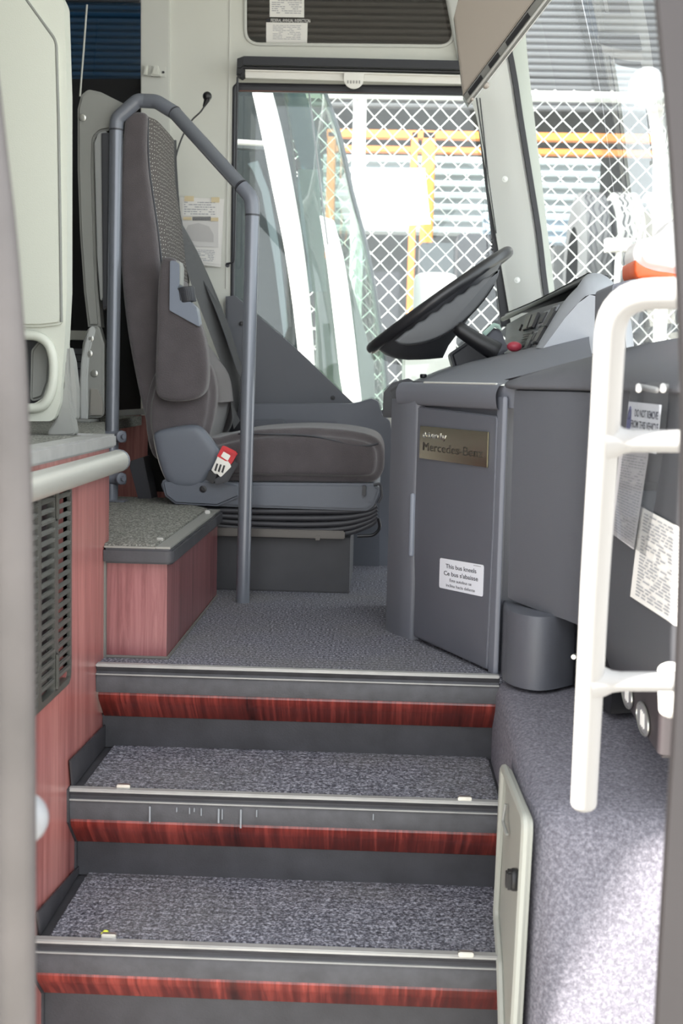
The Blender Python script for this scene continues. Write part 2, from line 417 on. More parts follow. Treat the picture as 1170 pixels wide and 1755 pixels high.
# entry steps: name, nose y, top z, base y of riser, next tread z
STEPS = [('top carpeted entry step edge under the driver landing', 2.60, 0, 2.665, -.19, None),
         ('middle carpeted entry step with white drip marks on its nose', 2.365, -.19, 2.43, -.38, 2.665),
         ('lowest carpeted entry step with worn patterned black nose', 2.12, -.38, 2.185, -.62, 2.43)]
for i, (lab, ny, tz, by, nz, back) in enumerate(STEPS):
    s = empty('entry_step', lab, 'step', (0, ny, tz))
    if back:
        nx = 26; ny_ = 14
        build('carpet_tread', [box(XL+.022, XR-.012, ny+.022, back+.004, tz-.02, tz+.003, .004)], M['carpet'], s)
        build('tread_board', [box(XL, XR, ny+.004, back+.03, tz-.04, tz-.004, .002)], M['rubber'], s)
    build('metal_nosing', [box(XL, XR, ny-.003, ny+.016, tz-.003, tz+.005, .002), box(XL, XR, ny-.006, ny+.0, tz-.018, tz-.0155, .001)], M['alutrim'], s)
    build('nose_band', [prism([(XL, ny-.003, tz-.002), (XL, ny+.03, tz-.002), (XL, ny+.03, tz-.058), (XL, ny+.001, tz-.056), (XL, ny-.002, tz-.024), (XL, ny+.006, tz-.012)], (XR-XL, 0, 0), .0012)], M['nose'], s)
    rows = [[(x, ny+.006, tz-.056), (x, ny+.004, tz-.062), (x, ny+.008, tz-.072), (x, ny+.022, tz-.086), (x, by-.004, tz-.122), (x, by+.03, tz-.122), (x, ny+.03, tz-.056)] for x in (XL+.004, XR-.004)]
    build('wood_riser', [loft(rows, closed=True, caps=True)], M['woodr'], s)
    build('kick_riser', [box(XL, XR, by, by+.012, nz-.002, tz-.119, .001)], M['rubber'], s)
    if i: build('side_gasket', [prism([(XL-.002, ny-.01, tz+.004), (XL-.002, ny+.006, tz+.006), (XL-.002, ny+.012, tz-.06), (XL-.002, by, tz-.12), (XL-.002, by, nz+.0), (XL-.002, by-.014, nz), (XL-.002, by-.012, tz-.12), (XL-.002, ny-.008, tz-.06)], (.006, 0, 0), .001)], M['rubber'], s)
# drip marks on the middle nose
st1 = [o for o in bpy.data.objects if o.name == 'entry_step.001'][0]
dr = []
for px, h in ((257, .045), (325, .018), (333, .012), (345, .022), (375, .04), (381, .03), (413, .052), (440, .02), (640, .018), (303, .014)):
    p = at(px, 1380, 2.362); wd = .0011 if h < .04 else .0017
    dr.append(box(p.x-wd, p.x+wd, 2.3595, 2.3625, -.214-h*.72, -.2145, .0006))
dm = mat('dried_drips', '8b8f94', .7)
for q in dr: build('drip_mark', [q], dm, st1)
# side skirts along the left ends of the treads
for k, poly in enumerate((((118, 1303), (180, 1240), (184, 1270), (122, 1354)), ((62, 1563), (137, 1480), (139, 1506), (66, 1612)))):
    P = [atx(a, b, XL+.003) for a, b in poly]; P[2].z = P[3].z = (-.19, -.38)[k]; P[2].y += .02; P[1].y += .01
    s = build('step_skirt', [prism(P, (.004, 0, 0), .001)], M['rubber']); tag(s, ('black rubber skirt on the left end of the middle step', 'black rubber skirt on the left end of the lowest step')[k], 'skirt')
# metal clips on the treads
for j, (px, py, z, lab) in enumerate(((212, 1349, -.19, 'small metal clip at the left of the middle step'), (796, 1370, -.19, 'small metal clip at the right of the middle step'),
                        (187, 1605, -.38, 'small metal clip at the left of the lowest step'), (798, 1636, -.38, 'small metal clip at the right of the lowest step'),
                        (275, 925, BT, 'small metal clip at the near corner of the wood sided platform'), (356, 878, BT, 'small metal clip at the far corner of the wood sided platform'))):
    c = atz(px, py, z+.006); hw = .013 if j < 4 else .007; hy = .006 if j < 4 else .009
    o = build('metal_clip', [box(c.x-hw, c.x+hw, c.y-hy, c.y+hy, z+.003, z+.012, .0015), box(c.x-hw*.6, c.x+hw*.6, c.y-hy-.001, c.y-hy*.5, z+.0055, z+.0085, .0008)], M['alu'], None)
    tag(o, lab, 'clip', 'metal carpet clips')
c = atz(181, 1597, -.37)
o = build('paper_scrap', [ball(c, .0045, (1.2, 1, .7), 10, 7), ball(c+Vector((-.004, -.004, -.001)), .003, (1.3, 1, .6), 10, 7)], mat('yellow_scrap', 'd9e84a', .6)); tag(o, 'tiny yellow and white scrap beside the clip on the lowest step', 'scrap')

# left wood wall with an opening for the grille
gt, gb = .425, .022; gy0, gy1 = 1.99, 2.365
WX = XL
outer = [(WX, 1.80, -.9), (WX, 2.19, -.9), (WX, 2.24, -.505), (WX, 2.46, -.46), (WX, 2.46, -.9), (WX, 2.72, -.9), (WX, 2.72, PT-.02), (WX, 1.80, PT-.02)]
outer = [(WX, 1.80, -.9), (WX, 2.72, -.9), (WX, 2.72, PT-.02), (WX, 1.80, PT-.02)]
hole = arc_fillet([(WX, gy0+.01, gb+.01), (WX, gy1-.01, gb+.01), (WX, gy1-.01, gt-.01), (WX, gy0+.01, gt-.01)], .02)
struct('wall_left', [plate_holes(outer, [hole], (-.02, 0, 0))], M['woodv'], 'reddish mahogany laminate wall left of the entry steps', smooth=False)
g = empty('ventilation_grille', 'tall dark grey slotted ventilation grille in the red wood wall', 'grille', (WX, gy1, gb))
ho = arc_fillet([(WX+.007, gy0, gb), (WX+.007, gy1, gb), (WX+.007, gy1, gt), (WX+.007, gy0, gt)], .03)
hi = [arc_fillet([(WX+.007, a, gb+.012), (WX+.007, b, gb+.012), (WX+.007, b, gt-.014), (WX+.007, a, gt-.014)], .008) for a, b in ((gy0+.012, 2.13), (2.152, 2.240), (2.266, gy1-.010))]
MG = mat('grille_plastic', '4a4a46', .4)
build('frame', [plate_holes(ho, hi, (-.014, 0, 0))], MG, g, smooth=False)
n = 20; sl_ = []
for k in range(n):
    z = gb+.02+(gt-gb-.04)*(k+.35)/n
    rot = Matrix.Rotation(math.radians(-28), 3, 'Y')
    for a, b in ((gy0+.006, 2.135), (2.148, 2.244), (2.262, gy1-.006)):
        sl_.append(box(WX-.004, WX+.008, a, b, z, z+.0085, .0025, rot=rot))
build('slats', sl_, MG, g)
for z0_, z1_ in ((gt-.085, gt-.01), (gb+.01, gb+.08)):
    build('centre_bar', [box(WX-.004, WX+.011, 2.244, 2.260, z0_, z1_, .004)], MG, g)
build('backing', [box(WX-.05, WX-.03, gy0, gy1, gb, gt, 0)], M['dark'], g)
# raised passenger floor, aluminium edge
plat = [(-.6, 1.8, PT-.03), (-.6, 2.75, PT-.03), (-.80, 3.66, PT-.03), (-.80, 4.30, PT-.03), (-3.2, 4.30, PT-.03), (-3.2, 1.8, PT-.03)]
struct('floor_2', [prism(plat, (0, 0, .03), 0)], M['carpetbox'], 'flecked grey carpet of the raised passenger floor', smooth=False)
struct('trim_1', [box(-.63, -.578, 1.8, 2.76, PT-.024, PT+.004, .004), box(-.68, -.59, 2.745, 2.762, PT-.024, PT+.004, .003)], M['alutrim'], 'aluminium edge trim along the raised passenger floor')
struct('wall_platform', [prism([(-.60, 2.72, 0), (-.60, 2.74, 0), (-.82, 3.66, 0), (-.84, 3.66, 0), (-.66, 2.70, 0)], (0, 0, PT-.035), 0)], M['woodbox'], 'wood side of the raised passenger floor behind the pole', smooth=False)
# tubular bumper rail on the wood wall
b_ = empty('bumper_rail', 'polished aluminium rail along the top of the red wood wall', 'rail', (-.57, 2.7, .42))
RA = [Vector((-.562, 1.80, .418)), Vector((-.562, 2.70, .420))]
build('tube', [tube(RA, .0235, 20)], mat('satin_aluminium', 'b9b9b2', .38, metal=.45), b_)
build('end_cap', [capsule(RA[1]+Vector((0, .0, 0)), RA[1]+Vector((0, .012, 0)), .0242)], M['elbow'], b_)

# wood sided platform box on the landing
bx_ = empty('platform_box', 'wood sided platform box with flecked carpet top beside the pole', 'platform', (-.52, 2.7, 0))
bp = [(XL-.25, 2.683, 0), (-.452, 2.683, 0), (-.452, 3.44, 0), (-.452, 3.75, 0), (-.9, 3.75, 0)]
build('wood_side', [prism([(-.584, 2.683, 0), (-.452, 2.683, 0), (-.452, 3.50, 0), (-.584, 3.50, 0)], (0, 0, BT-.03), .003)], M['woodbox'], bx_)
build('rim', [prism(arc_fillet([(-.584, 2.662, BT-.034), (-.436, 2.662, BT-.034), (-.436, 3.50, BT-.034), (-.584, 3.50, BT-.034)], [0, .02, .02, 0]), (0, 0, .032), .004)], M['rubber'], bx_)
build('edge_trim', [prism([(-.475, 2.668, BT-.002), (-.443, 2.668, BT-.002), (-.443, 3.48, BT-.002), (-.475, 3.48, BT-.002)], (0, 0, .005), .001), box(-.584, -.475, 2.667, 2.676, BT-.002, BT+.002, .001)], mat('dull_edge_trim', '8f8f8a', .5, metal=.3), bx_)
build('carpet_top', [prism([(-.60, 2.676, BT-.003), (-.475, 2.676, BT-.003), (-.475, 3.47, BT-.003), (-.56, 3.60, BT-.003), (-.56, 3.75, BT-.003), (-.80, 3.75, BT-.003), (-.795, 3.60, BT-.003), (-.62, 2.76, BT-.003)], (0, 0, .009), .002)], M['carpetbox'], bx_)
build('base_gasket', [box(-.452, -.446, 2.676, 3.49, 0, .006, .002), box(XL, -.448, 2.676, 2.683, 0, .006, .002), box(-.586, -.5805, 2.672, 2.683, 0, BT-.03, .001)], mat('base_gasket', '6e6c68', .7), bx_)

# felt covered ledge right of the steps (tilted front face)
def fl(y, z, x0, x1): return [(x0, y, z), (x1, y, z)]
led_rows = []
prof = lambda x, dy: [(x, 2.66, -.004), (x, 2.40, -.008), (x, 1.98+dy, LZ), (x, 1.935+dy, LZ-.012), (x, 1.905+dy, LZ-.05), (x, 1.873+dy, LZ-.22), (x, 1.81+dy, -.62), (x, 1.77+dy, -.86), (x, 2.66, -.86)]
rows = [prof(XR-.006, .10), prof(XR+.002, .045), prof(XR+.02, .012), prof(XR+.05, 0), prof(.6, 0), prof(1.0, 0)]
for q, dz in ((0, -.03), (1, -.012), (2, -.003)):
    for i in (0, 1, 2): rows[q][i] = (rows[q][i][0], rows[q][i][1], rows[q][i][2]+dz)
struct('wall_right', [loft(rows, caps=True)], M['carpetwall'], 'grey felt covered ledge and wall right of the entry steps', angle=50)

# hatch on the side of the step well
h_ = empty('access_hatch', 'pale grey hinged hatch panel standing beside the steps on the right', 'hatch', tuple(atx(905, 1740, .27)))
def hp(px, py, d=0):
    p = atx(px, py, .262); return p+Vector((d, 0, 0))
H = [hp(881, 1310), hp(939, 1428), hp(931, 1790), hp(912, 1745), hp(877, 1600)]
H = [hp(883, 1312), hp(939, 1428), hp(932, 1800), hp(878, 1600)]
yf = H[0].y; yn = H[1].y
def hq(y, z, x): return Vector((x, y, z))
# explicit flared panel
ho_ = arc_fillet([hq(2.235, -.075, .232), hq(1.93, -.068, .238), hq(1.90, -.62, .225), hq(2.11, -.385, .226), hq(2.22, -.345, .228)], .02, seg=4)
build('panel', [prism(ho_, (.008, 0, 0), .002)], M['hatch'], h_)
c_ = sum(ho_, Vector())/len(ho_)
build('rim', [tube([p+Vector((-.004, 0, 0)) for p in ho_], .0075, 8, closed=True)], M['hatch'], h_)
build('latch', [cyl((.232, 1.985, -.185), (-1, 0, 0), .018, .012, 18, bev=.003), box(.212, .224, 1.975, 1.995, -.20, -.17, .003)], M['black'], h_)
build('hook', [tube(arc_fillet([(.226, 2.16, -.12), (.222, 2.16, -.15), (.226, 2.12, -.16)], .01, False), .003, 8)], M['shell2'], h_)

# back (driver side) wall with window openings
YB = 4.35
W2 = arc_fillet(pts([(402, 146), (832, 152), (880, 540), (905, 712), (396, 700)], YB), .015)
W1 = arc_fillet(pts([(420, -260), (752, -255), (779, 80), (420, 76)], YB), [.05, .05, .05, .05], seg=8)
out = pts([(292, -420), (860, -420), (905, 112), (955, 540), (980, 760), (980, 1050), (292, 1050)], YB)
struct('wall_back', [plate_holes(out, [W1, W2], (0, .05, 0))], M['wall'], 'pale grey wall on the driver side of the cab', smooth=False)
struct('wall_back_2', [prism(pts([(241, -420), (291, -420), (291, 720), (241, 720)], YB-.012), (0, .06, 0), .003)], M['wall2'], 'narrow grey wall strip behind the driver seat')
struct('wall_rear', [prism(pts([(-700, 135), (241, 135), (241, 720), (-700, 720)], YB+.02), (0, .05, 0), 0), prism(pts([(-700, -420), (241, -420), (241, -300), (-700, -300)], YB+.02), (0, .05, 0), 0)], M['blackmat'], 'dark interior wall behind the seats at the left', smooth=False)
struct('window_3', [prism(pts([(-700, -300), (241, -300), (241, 135), (-700, 135)], YB+.03), (0, .006, 0), 0)], M['bluetint'], 'dark blue tinted passenger window at the top left', smooth=False)
struct('wall_low', [prism(pts([(200, 712), (420, 712), (420, 1040), (200, 1040)], 4.22), (0, .02, 0), 0)], M['woodv'], 'dark wood lower wall behind the driver seat', smooth=False)
struct('trim_2', [prism(pts([(200, 703), (270, 699), (270, 709), (200, 713)], 4.21), (0, .012, 0), .001)], M['alutrim'], 'thin pale strip above the wood wall behind the driver seat')
struct('window_1', [prism(pts([(415, -265), (780, -260), (784, 84), (415, 80)], YB+.03), (0, .005, 0), 0)], M['tint'], 'tinted upper side window', smooth=False)
struct('window_2', [prism(pts([(398, 142), (836, 148), (912, 716), (392, 704)], YB+.03), (0, .005, 0), 0)], M['glass'], 'clear driver side window', smooth=False)
# rubber seals
def seal(name, P, r, m, lab): struct(name, [tube(P, r, 8, closed=True)], m, lab)
seal('trim_3', [p+Vector((0, -.002, 0)) for p in W1], .006, M['wall2'], 'seal around the upper side window')
seal('trim_4', [p+Vector((0, .0, 0)) for p in W2], .0075, M['dark'], 'black seal around the driver side window')
struct('trim_5', [prism(pts([(404, 141), (800, 148), (803, 163), (404, 156)], YB-.005), (0, .02, 0), .003)], M['dark'], 'dark head strip over the driver side window')
struct('trim_6', [prism(pts([(812, 150), (822, 150), (866, 430), (876, 560), (858, 560), (845, 430)], YB-.006), (0, .02, 0), .003)], M['dark'], 'dark gasket beside the windscreen pillar')
struct('trim_7', [box(at(393, 0, YB).x, at(395, 0, YB).x, YB-.004, YB+.01, .9, 2.05, .001)], M['wall2'], 'seam beside the driver window', smooth=False)
# windscreen pillar and windscreen
rows = []
for py, xa, xb in ((-330, 700, 772), (-60, 752, 838), (110, 786, 874), (200, 816, 888), (300, 833, 904), (400, 849, 920), (500, 866, 932), (600, 882, 952), (700, 896, 966)):
    a = at(xa, py, YB-.03); b = at(xb, py, YB-.10); b2 = at(xb, py, YB-.10)
    rows.append([a+Vector((.01, .06, 0)), a, a+Vector((.012, -.022, 0)), (a+b)/2+Vector((.02, -.028, 0)), b+Vector((-.012, -.01, 0)), b, b+Vector((.01, .03, 0))])
struct('pillar_1', [loft(rows, kr=3)], M['pillar'], 'white windscreen corner pillar with small bolts')
rows = []
for py, xb in ((-330, 772), (-60, 838), (110, 874), (200, 888), (300, 904), (400, 920), (500, 932), (600, 952), (700, 966)):
    b = at(xb+1, py, YB-.11); rows.append([b+Vector((-.004, -.012, 0)), b+Vector((.012, -.012, 0)), b+Vector((.014, .03, 0)), b+Vector((-.004, .03, 0))])
struct('trim_8', [loft(rows, closed=True, caps=True, kr=3)], M['dark'], 'black seal along the left edge of the windscreen')
plan = [(.0, 0), (.10, -.04), (.22, -.14), (.33, -.34), (.40, -.70), (.44, -1.2), (.44, -1.7), (.38, -2.1), (.30, -2.3)]
rows = []
for py, xb in ((-330, 772), (110, 874), (300, 904), (500, 932), (700, 966)):
    b = at(xb, py, YB-.10); rows.append([b+Vector((dx*1.02, dy, 0)) for dx, dy in plan])
struct('window_4', [loft(rows, k=4, kr=3)], M['wind'], 'large curved windscreen', angle=80)
k = 0
for px, py in ((865, 307), (886, 480)):
    o = bolt('bolt', at(px, py, YB-.12), (0, -1, 0), .006, M['pillar'], None); tag(o, ('upper', 'lower')[k]+' round screw head on the white windscreen pillar', 'screw', 'pillar screws'); k += 1
# coach shell that shades the cab: roof, header over the door, near side wall, rear dark bulkhead
struct('ceiling', [box(-3.3, 1.05, 1.90, 4.45, 2.02, 2.10, 0), box(-3.3, -.75, 1.54, 1.90, 2.02, 2.10, 0)], M['wall2'], 'pale cab ceiling', smooth=False)
struct('wall_door_side', [box(-3.3, -.75, 1.54, 1.80, -.9, 2.1, 0)], M['wall2'], 'door side body wall left of the entrance', smooth=False)
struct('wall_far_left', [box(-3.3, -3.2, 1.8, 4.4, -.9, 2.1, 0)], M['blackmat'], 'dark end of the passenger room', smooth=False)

# ================================================================ BACK WALL THINGS
# roller blind
struct('trim_9', [prism(pts([(410, 150), (806, 156), (807, 161), (410, 156)], YB-.004), (0, .01, 0), .001)], mat('brown_seal', '7a4a3c', .6), 'thin reddish brown strip along the top of the driver window')
rb = empty('roller_blind', 'rolled up roller blind with white bar above the driver window', 'blind', tuple(at(600, 120, 4.3)))
L_, R_ = at(416, 107, 4.29), at(840, 116, 4.29)
build('cassette', [prism([L_+Vector((0, -.018, .016)), L_+Vector((0, .03, .018)), L_+Vector((0, .03, -.012)), L_+Vector((0, -.022, -.012))], R_-L_, .004)], M['dark'], rb)
build('roller', [tube([at(416, 116, 4.275), at(840, 125, 4.275)], .006, 10)], M['black'], rb)
build('pull_bar', [prism([at(420, 120, 4.28), at(420, 133, 4.272), at(420, 134, 4.29)], at(840, 132, 4.28)-at(420, 120, 4.28), .001), prism([at(420, 119, 4.268), at(420, 121, 4.268), at(420, 121, 4.28)], at(840, 131, 4.28)-at(420, 120, 4.28), .0005)], M['whitepl'], rb)
hd = [at(589, 124, 4.262)]+[at(606+17.5*math.cos(a), 134+18*math.sin(a), 4.262) for a in [PI*(1-i/12) for i in range(13)]]+[at(624, 124, 4.262)]
build('pull_tab', [prism(hd, (0, .006, 0), .0015)], M['whitepl'], rb)
build('tab_ribs', [box(at(596+i*5, 140, 4.261).x-.0015, at(596+i*5, 140, 4.261).x+.0015, 4.258, 4.263, at(606, 143, 4.26).z, at(606, 138, 4.26).z, .0005) for i in range(5)], M['shell2'], rb)
build('end_bracket', [prism(pts([(406, 100), (417, 96), (419, 128), (413, 132), (405, 128)], 4.27), (0, .05, 0), .003), cyl(at(411, 112, 4.268), (0, -1, 0), .009, .008, 12), cyl(at(411, 124, 4.268), (0, -1, 0), .007, .01, 12)], M['black'], rb)
# guide rods
o = build('blind_guide_rod', [tube(arc_fillet([at(407, 132, 4.285), at(402, 430, 4.285), at(401, 450, 4.285), at(388, 452, 4.30)], .012, False), .0035, 8), cyl(at(390, 455, 4.31), (0, -1, 0), .007, .012, 10)], M['dark']); tag(o, 'thin dark rod with a hooked end left of the driver window', 'rod')
o = build('hanging_pull_wire', [tube([at(816, 168, 4.28), at(830, 260, 4.28), at(842, 400, 4.28), at(846, 430, 4.28)], .0022, 6), tube([at(822, 168, 4.285), at(836, 300, 4.285), at(850, 400, 4.285)], .0018, 6)]+[ball(at(843, 410+i*6, 4.28), .004, (1, 1, 1), 8, 6) for i in range(4)], M['dark']); tag(o, 'dark cord hanging beside the windscreen pillar', 'cord')
# inspection stickers in the upper window
def paper(name, lab, cat, quad, y, m, rows, seed, inkm, margin=.06, th=.35, thick=.0008, parent=None):
    P = pts(quad, y) if y else quad
    o = build(name, [prism(P, Vector((0, thick, 0)) if y else (P[1]-P[0]).cross(P[3]-P[0]).normalized()*thick, 0)], m, parent, smooth=False)
    if lab: tag(o, lab, cat)
    if rows:
        xd = P[1]-P[0]; yd = P[3]-P[0]; n = xd.cross(yd).normalized()
        if n.y > 0: n = -n
        build('printed_text', scribble(P[0], xd, yd, xd.length, yd.length, rows, margin, th, seed, off=n*1.4), inkm, o, smooth=False)
    return o
s1 = paper('inspection_sticker', 'white annual inspection sticker with black header in the upper window', 'sticker', [(456, 36), (527, 37), (526, 76), (456, 74)], 4.37, M['paper'], 9, 3, M['inksoft'], .16, .3)
build('header_band', [prism(pts([(456, 31.5), (527, 32.5), (527, 39), (456, 38)], 4.3685), (0, .001, 0), 0)], M['inkblack'], s1, smooth=False)
a = at(463.5, 37.4, 4.3675); text('header_text', 'FEDERAL ANNUAL INSPECTION', .0148, a, at(520, 38.3, 4.3675)-a, Z, M['paper'], s1, sx=.62)
s2 = paper('inspection_sticker', 'upper white paper sticker in the upper window cut by the frame', 'sticker', [(462, -60), (521, -59), (521, 30), (462, 29)], 4.37, M['paper'], 22, 4, M['inksoft'])
# notices on the wall beside the seat
nb = paper('wall_notice', 'stack of printed notices in a clear sleeve on the wall behind the seat', 'notice', [(308, 338), (384, 341), (378, 458), (306, 450)], 4.335, M['paper'], 0, 1, M['inksoft'])
paper('sheet', None, None, [(312, 343), (372, 344), (372, 371), (312, 370)], 4.332, M['paper'], 6, 5, M['inksoft'], parent=nb)
paper('sheet', None, None, [(311, 378), (374, 380), (374, 424), (311, 421)], 4.332, mat('photo_print', 'd2d0ce', .7), 0, 5, M['inksoft'], parent=nb)
build('picture', [prism(pts([(316, 400), (322, 386), (340, 382), (358, 388), (366, 402), (366, 415), (316, 412)], 4.331), (0, .001, 0), 0)], mat('faint_print', 'bdbbba', .8), nb, smooth=False)
build('barcode', [prism(pts([(330+i*2.1, 371.5), (331.2+i*2.1, 371.5), (331.2+i*2.1, 378), (330+i*2.1, 378)], 4.331), (0, .0005, 0), 0) for i in range(15)], M['ink'], nb, smooth=False)
paper('sheet', None, None, [(322, 425), (372, 427), (370, 452), (318, 448)], 4.332, M['paper'], 7, 6, M['inksoft'], parent=nb)
mt_ = mat('masking_tape', 'd8c8a4', .7)
for q in ([(316, 336), (332, 336), (332, 345), (316, 345)], [(362, 338), (376, 338), (376, 347), (362, 347)], [(314, 372), (328, 372), (328, 377), (314, 377)], [(361, 373), (374, 373), (374, 379), (361, 379)]): build('tape', [prism(pts(q, 4.330), (0, .001, 0), 0)], mt_, nb, smooth=False)
# coat hook
ck = empty('coat_hook', 'small grey double coat hook on the wall above the driver seat', 'hook', tuple(at(265, 122, 4.33)))
build('plate', [prism(pts([(246, 112), (284, 114), (284, 132), (246, 130)], 4.328), (0, .006, 0), .002)], M['wall2'], ck)
build('hook', [prism(pts([(262, 111), (270, 112), (275, 130), (258, 129)], 4.31), (0, .018, 0), .004)], M['wall'], ck)
build('hook', [prism(pts([(247, 111), (254, 112), (252, 128), (245, 127)], 4.31), (0, .018, 0), .004)], M['wall'], ck)
build('screw', [cyl(at(280, 124, 4.326), (0, -1, 0), .004, .003, 10)], M['dark'], ck)
# gooseneck microphone
gm = empty('gooseneck_microphone', 'thin black gooseneck microphone rising beside the seat headrest', 'microphone', tuple(at(300, 330, 4.15)))
build('neck', [tube(smoothp([at(355, 172, 4.15), at(345, 190, 4.15), at(328, 207, 4.15), at(314, 231, 4.15), at(304, 258, 4.15), at(299, 282, 4.15)], 5, False), .0028, 8)], M['black'], gm)
build('head', [ball(at(355, 165, 4.15), .0145), tube([at(355, 170, 4.15), at(349, 183, 4.15)], [.010, .004], 12)], M['black'], gm)
build('grip', [tube([at(299, 279, 4.15), at(299, 300, 4.15), at(304, 380, 4.15), at(315, 480, 4.15)], .006, 10)], M['dark'], gm)
# dark triangular side panel and ledge under the driver window
sp = struct('wall_panel', [prism(arc_fillet(pts([(386, 508), (402, 506), (510, 600), (604, 690), (640, 700), (640, 760), (386, 760)], 4.30), [0, .01, .3, .02, 0, 0, 0]), (0, .04, 0), .006)], mat('side_panel_plastic', '5b5d63', .55, bump=.2, scale=700), 'dark grey slanting side panel under the driver window')
for k_, (px, py) in enumerate(((413, 555), (570, 682), (376, 536))):
    if k_ < 2: tag(bolt('bolt', at(px, py, 4.298), (0, -1, 0), .005, M['black'], None), ('small black bolt at the upper left of the slanting side panel', 'small black bolt at the lower right of the slanting side panel')[k_], 'screw', 'side panel bolts')
lg = empty('side_ledge', 'dark grey moulded ledge running under the driver window', 'ledge', tuple(at(550, 720, 4.2)))
P = pts([(386, 692), (600, 692), (612, 690), (636, 683), (648, 688), (655, 712), (668, 722), (674, 760), (674, 1040), (386, 1040)], 4.18)
build('body', [prism(arc_fillet(P, .012, seg=3), (0, .12, 0), .006)], mat('ledge_plastic', '63666e', .5, bump=.2, scale=800), lg)
build('recess', [prism(arc_fillet(pts([(490, 719), (578, 722), (576, 733), (490, 733)], 4.178), .004), (0, .004, 0), .001)], M['dash'], lg)
build('lower_step', [prism(arc_fillet(pts([(386, 720), (488, 718), (490, 735), (600, 735), (625, 742), (650, 760), (650, 1040), (386, 1040)], 4.16), .01), (0, .03, 0), .006)], mat('ledge_plastic_low', '565960', .5), lg)
# small switch pod at the end of the ledge
sw = empty('switch_pod', 'small black rounded pod with slots left of the dashboard', 'switch pod', tuple(at(675, 690, 3.75)))
build('body', [prism(arc_fillet(pts([(655, 716), (657, 672), (672, 656), (700, 648), (712, 655), (712, 716)], 3.72), .012), (0, .25, 0), .01)], M['dark'], sw)
build('slot', [prism(pts([(668, 669), (680, 661), (690, 659), (690, 662), (680, 666), (670, 672)], 3.715), (0, .01, 0), .001)], M['black'], sw)
build('knob', [cyl(at(725, 648, 3.75), Z, .01, .012, 14, bev=.003)], M['black'], sw)
# far window strap
o = build('window_pull_strap', [tube([at(149, 8, 4.30), at(143, 90, 4.30), at(137, 165, 4.30)], .003, 8)], M['wall']); tag(o, 'thin pale rod crossing the dark blue window at top left', 'rod')
o = build('window_header_bar', [box(at(-200, 0, 4.3).x, at(241, 0, 4.3).x, 4.28, 4.30, at(180, 5, 4.3).z, at(180, -2, 4.3).z, .002)], M['dark']); tag(o, 'dark bar across the top of the blue tinted window', 'bar')
fs = empty('luggage_sill', 'pale slatted sill deep in the dark behind the seats', 'sill', tuple(at(125, 600, 4.2)))
build('strip', [prism(pts([(40, 565), (160, 567), (160, 583), (40, 581)], 4.2), (0, .02, 0), .002)], M['wall2'], fs)
build('panel', [prism(pts([(40, 596), (160, 598), (160, 700), (40, 700)], 4.22), (0, .02, 0), .002)], M['dash2'], fs)
build('lines', [prism(pts([(40, y_), (160, y_+1), (160, y_+3), (40, y_+2)], 4.216), (0, .004, 0), 0) for y_ in (606, 618, 630)], M['dark'], fs)
# ================================================================ GUARD RAIL
hr = empty('guard_rail', 'grey tubular guard rail arching beside the driver seat between two poles', 'handrail', (-.77, 3.6, BT))
lb = atz(192, 862, BT); LB = Vector((-.768, 3.60, BT)); RB = Vector((-.369, 3.409, 0))
YL, YR = 3.60, 3.41
pL = [LB, at(199, 222, YL)]
pE1 = arc_fillet([at(199, 222, YL), at(200, 204, YL), at(236, 172, YL), at(249, 173, YL)], .03, False)
pE2 = arc_fillet([at(249, 173, YL), at(268, 174, YL-.01), at(299, 193, YL-.03)], .05, False)
pS = [at(299, 193, YL-.03), at(414, 320, YR+.01)]
pE3 = arc_fillet([at(414, 320, YR+.01), at(431, 339, YR), at(432.5, 368, YR)], .04, False)
pR = [at(432.5, 368, YR), RB]
build('pole', [tube(pL, .0188, 24)], M['raila'], hr); build('elbow', [tube(pE1, .0192, 24)], M['elbow'], hr)
build('elbow', [tube(pE2, .0192, 24)], M['elbow'], hr); build('sloping_tube', [tube(pS, .0188, 24)], M['raila'], hr)
build('elbow', [tube(pE3, .0192, 24)], M['elbow'], hr); build('pole', [tube(pR, .0182, 24)], M['raila'], hr)
for a, b in ((pL[1], pL[0]), (pS[0], pS[1]), (pS[1], pS[0]), (pR[0], pR[1])):
    d = (b-a).normalized(); build('joint_ring', [tube([a-d*.001, a+d*.0035], .0196, 24)], M['dark'], hr)
build('base_flange', [prism(arc_fillet([LB+Vector((-.03, -.03, .005)), LB+Vector((.045, -.03, .005)), LB+Vector((.045, .03, .005)), LB+Vector((-.03, .03, .005))], .01), (0, 0, .006), .002)], M['raila'], hr)
for py in (748, 820):
    c = at(199, py, YL); cl = build('clamp', [cyl(c+Vector((-.03, -.012, 0)), (1, 0, 0), .016, .06, 16, bev=.004)], M['elbow'], hr)
    e = at(207, py, YL-.03)
    build('bolt', [cyl(e+Vector((-.004, 0, 0)), (.75, -.66, 0), .0175, .012, 16, bev=.005), cyl(e+Vector((.004, -.006, 0)), (.75, -.66, 0), .007, .010, 6)], M['elbow'], cl)

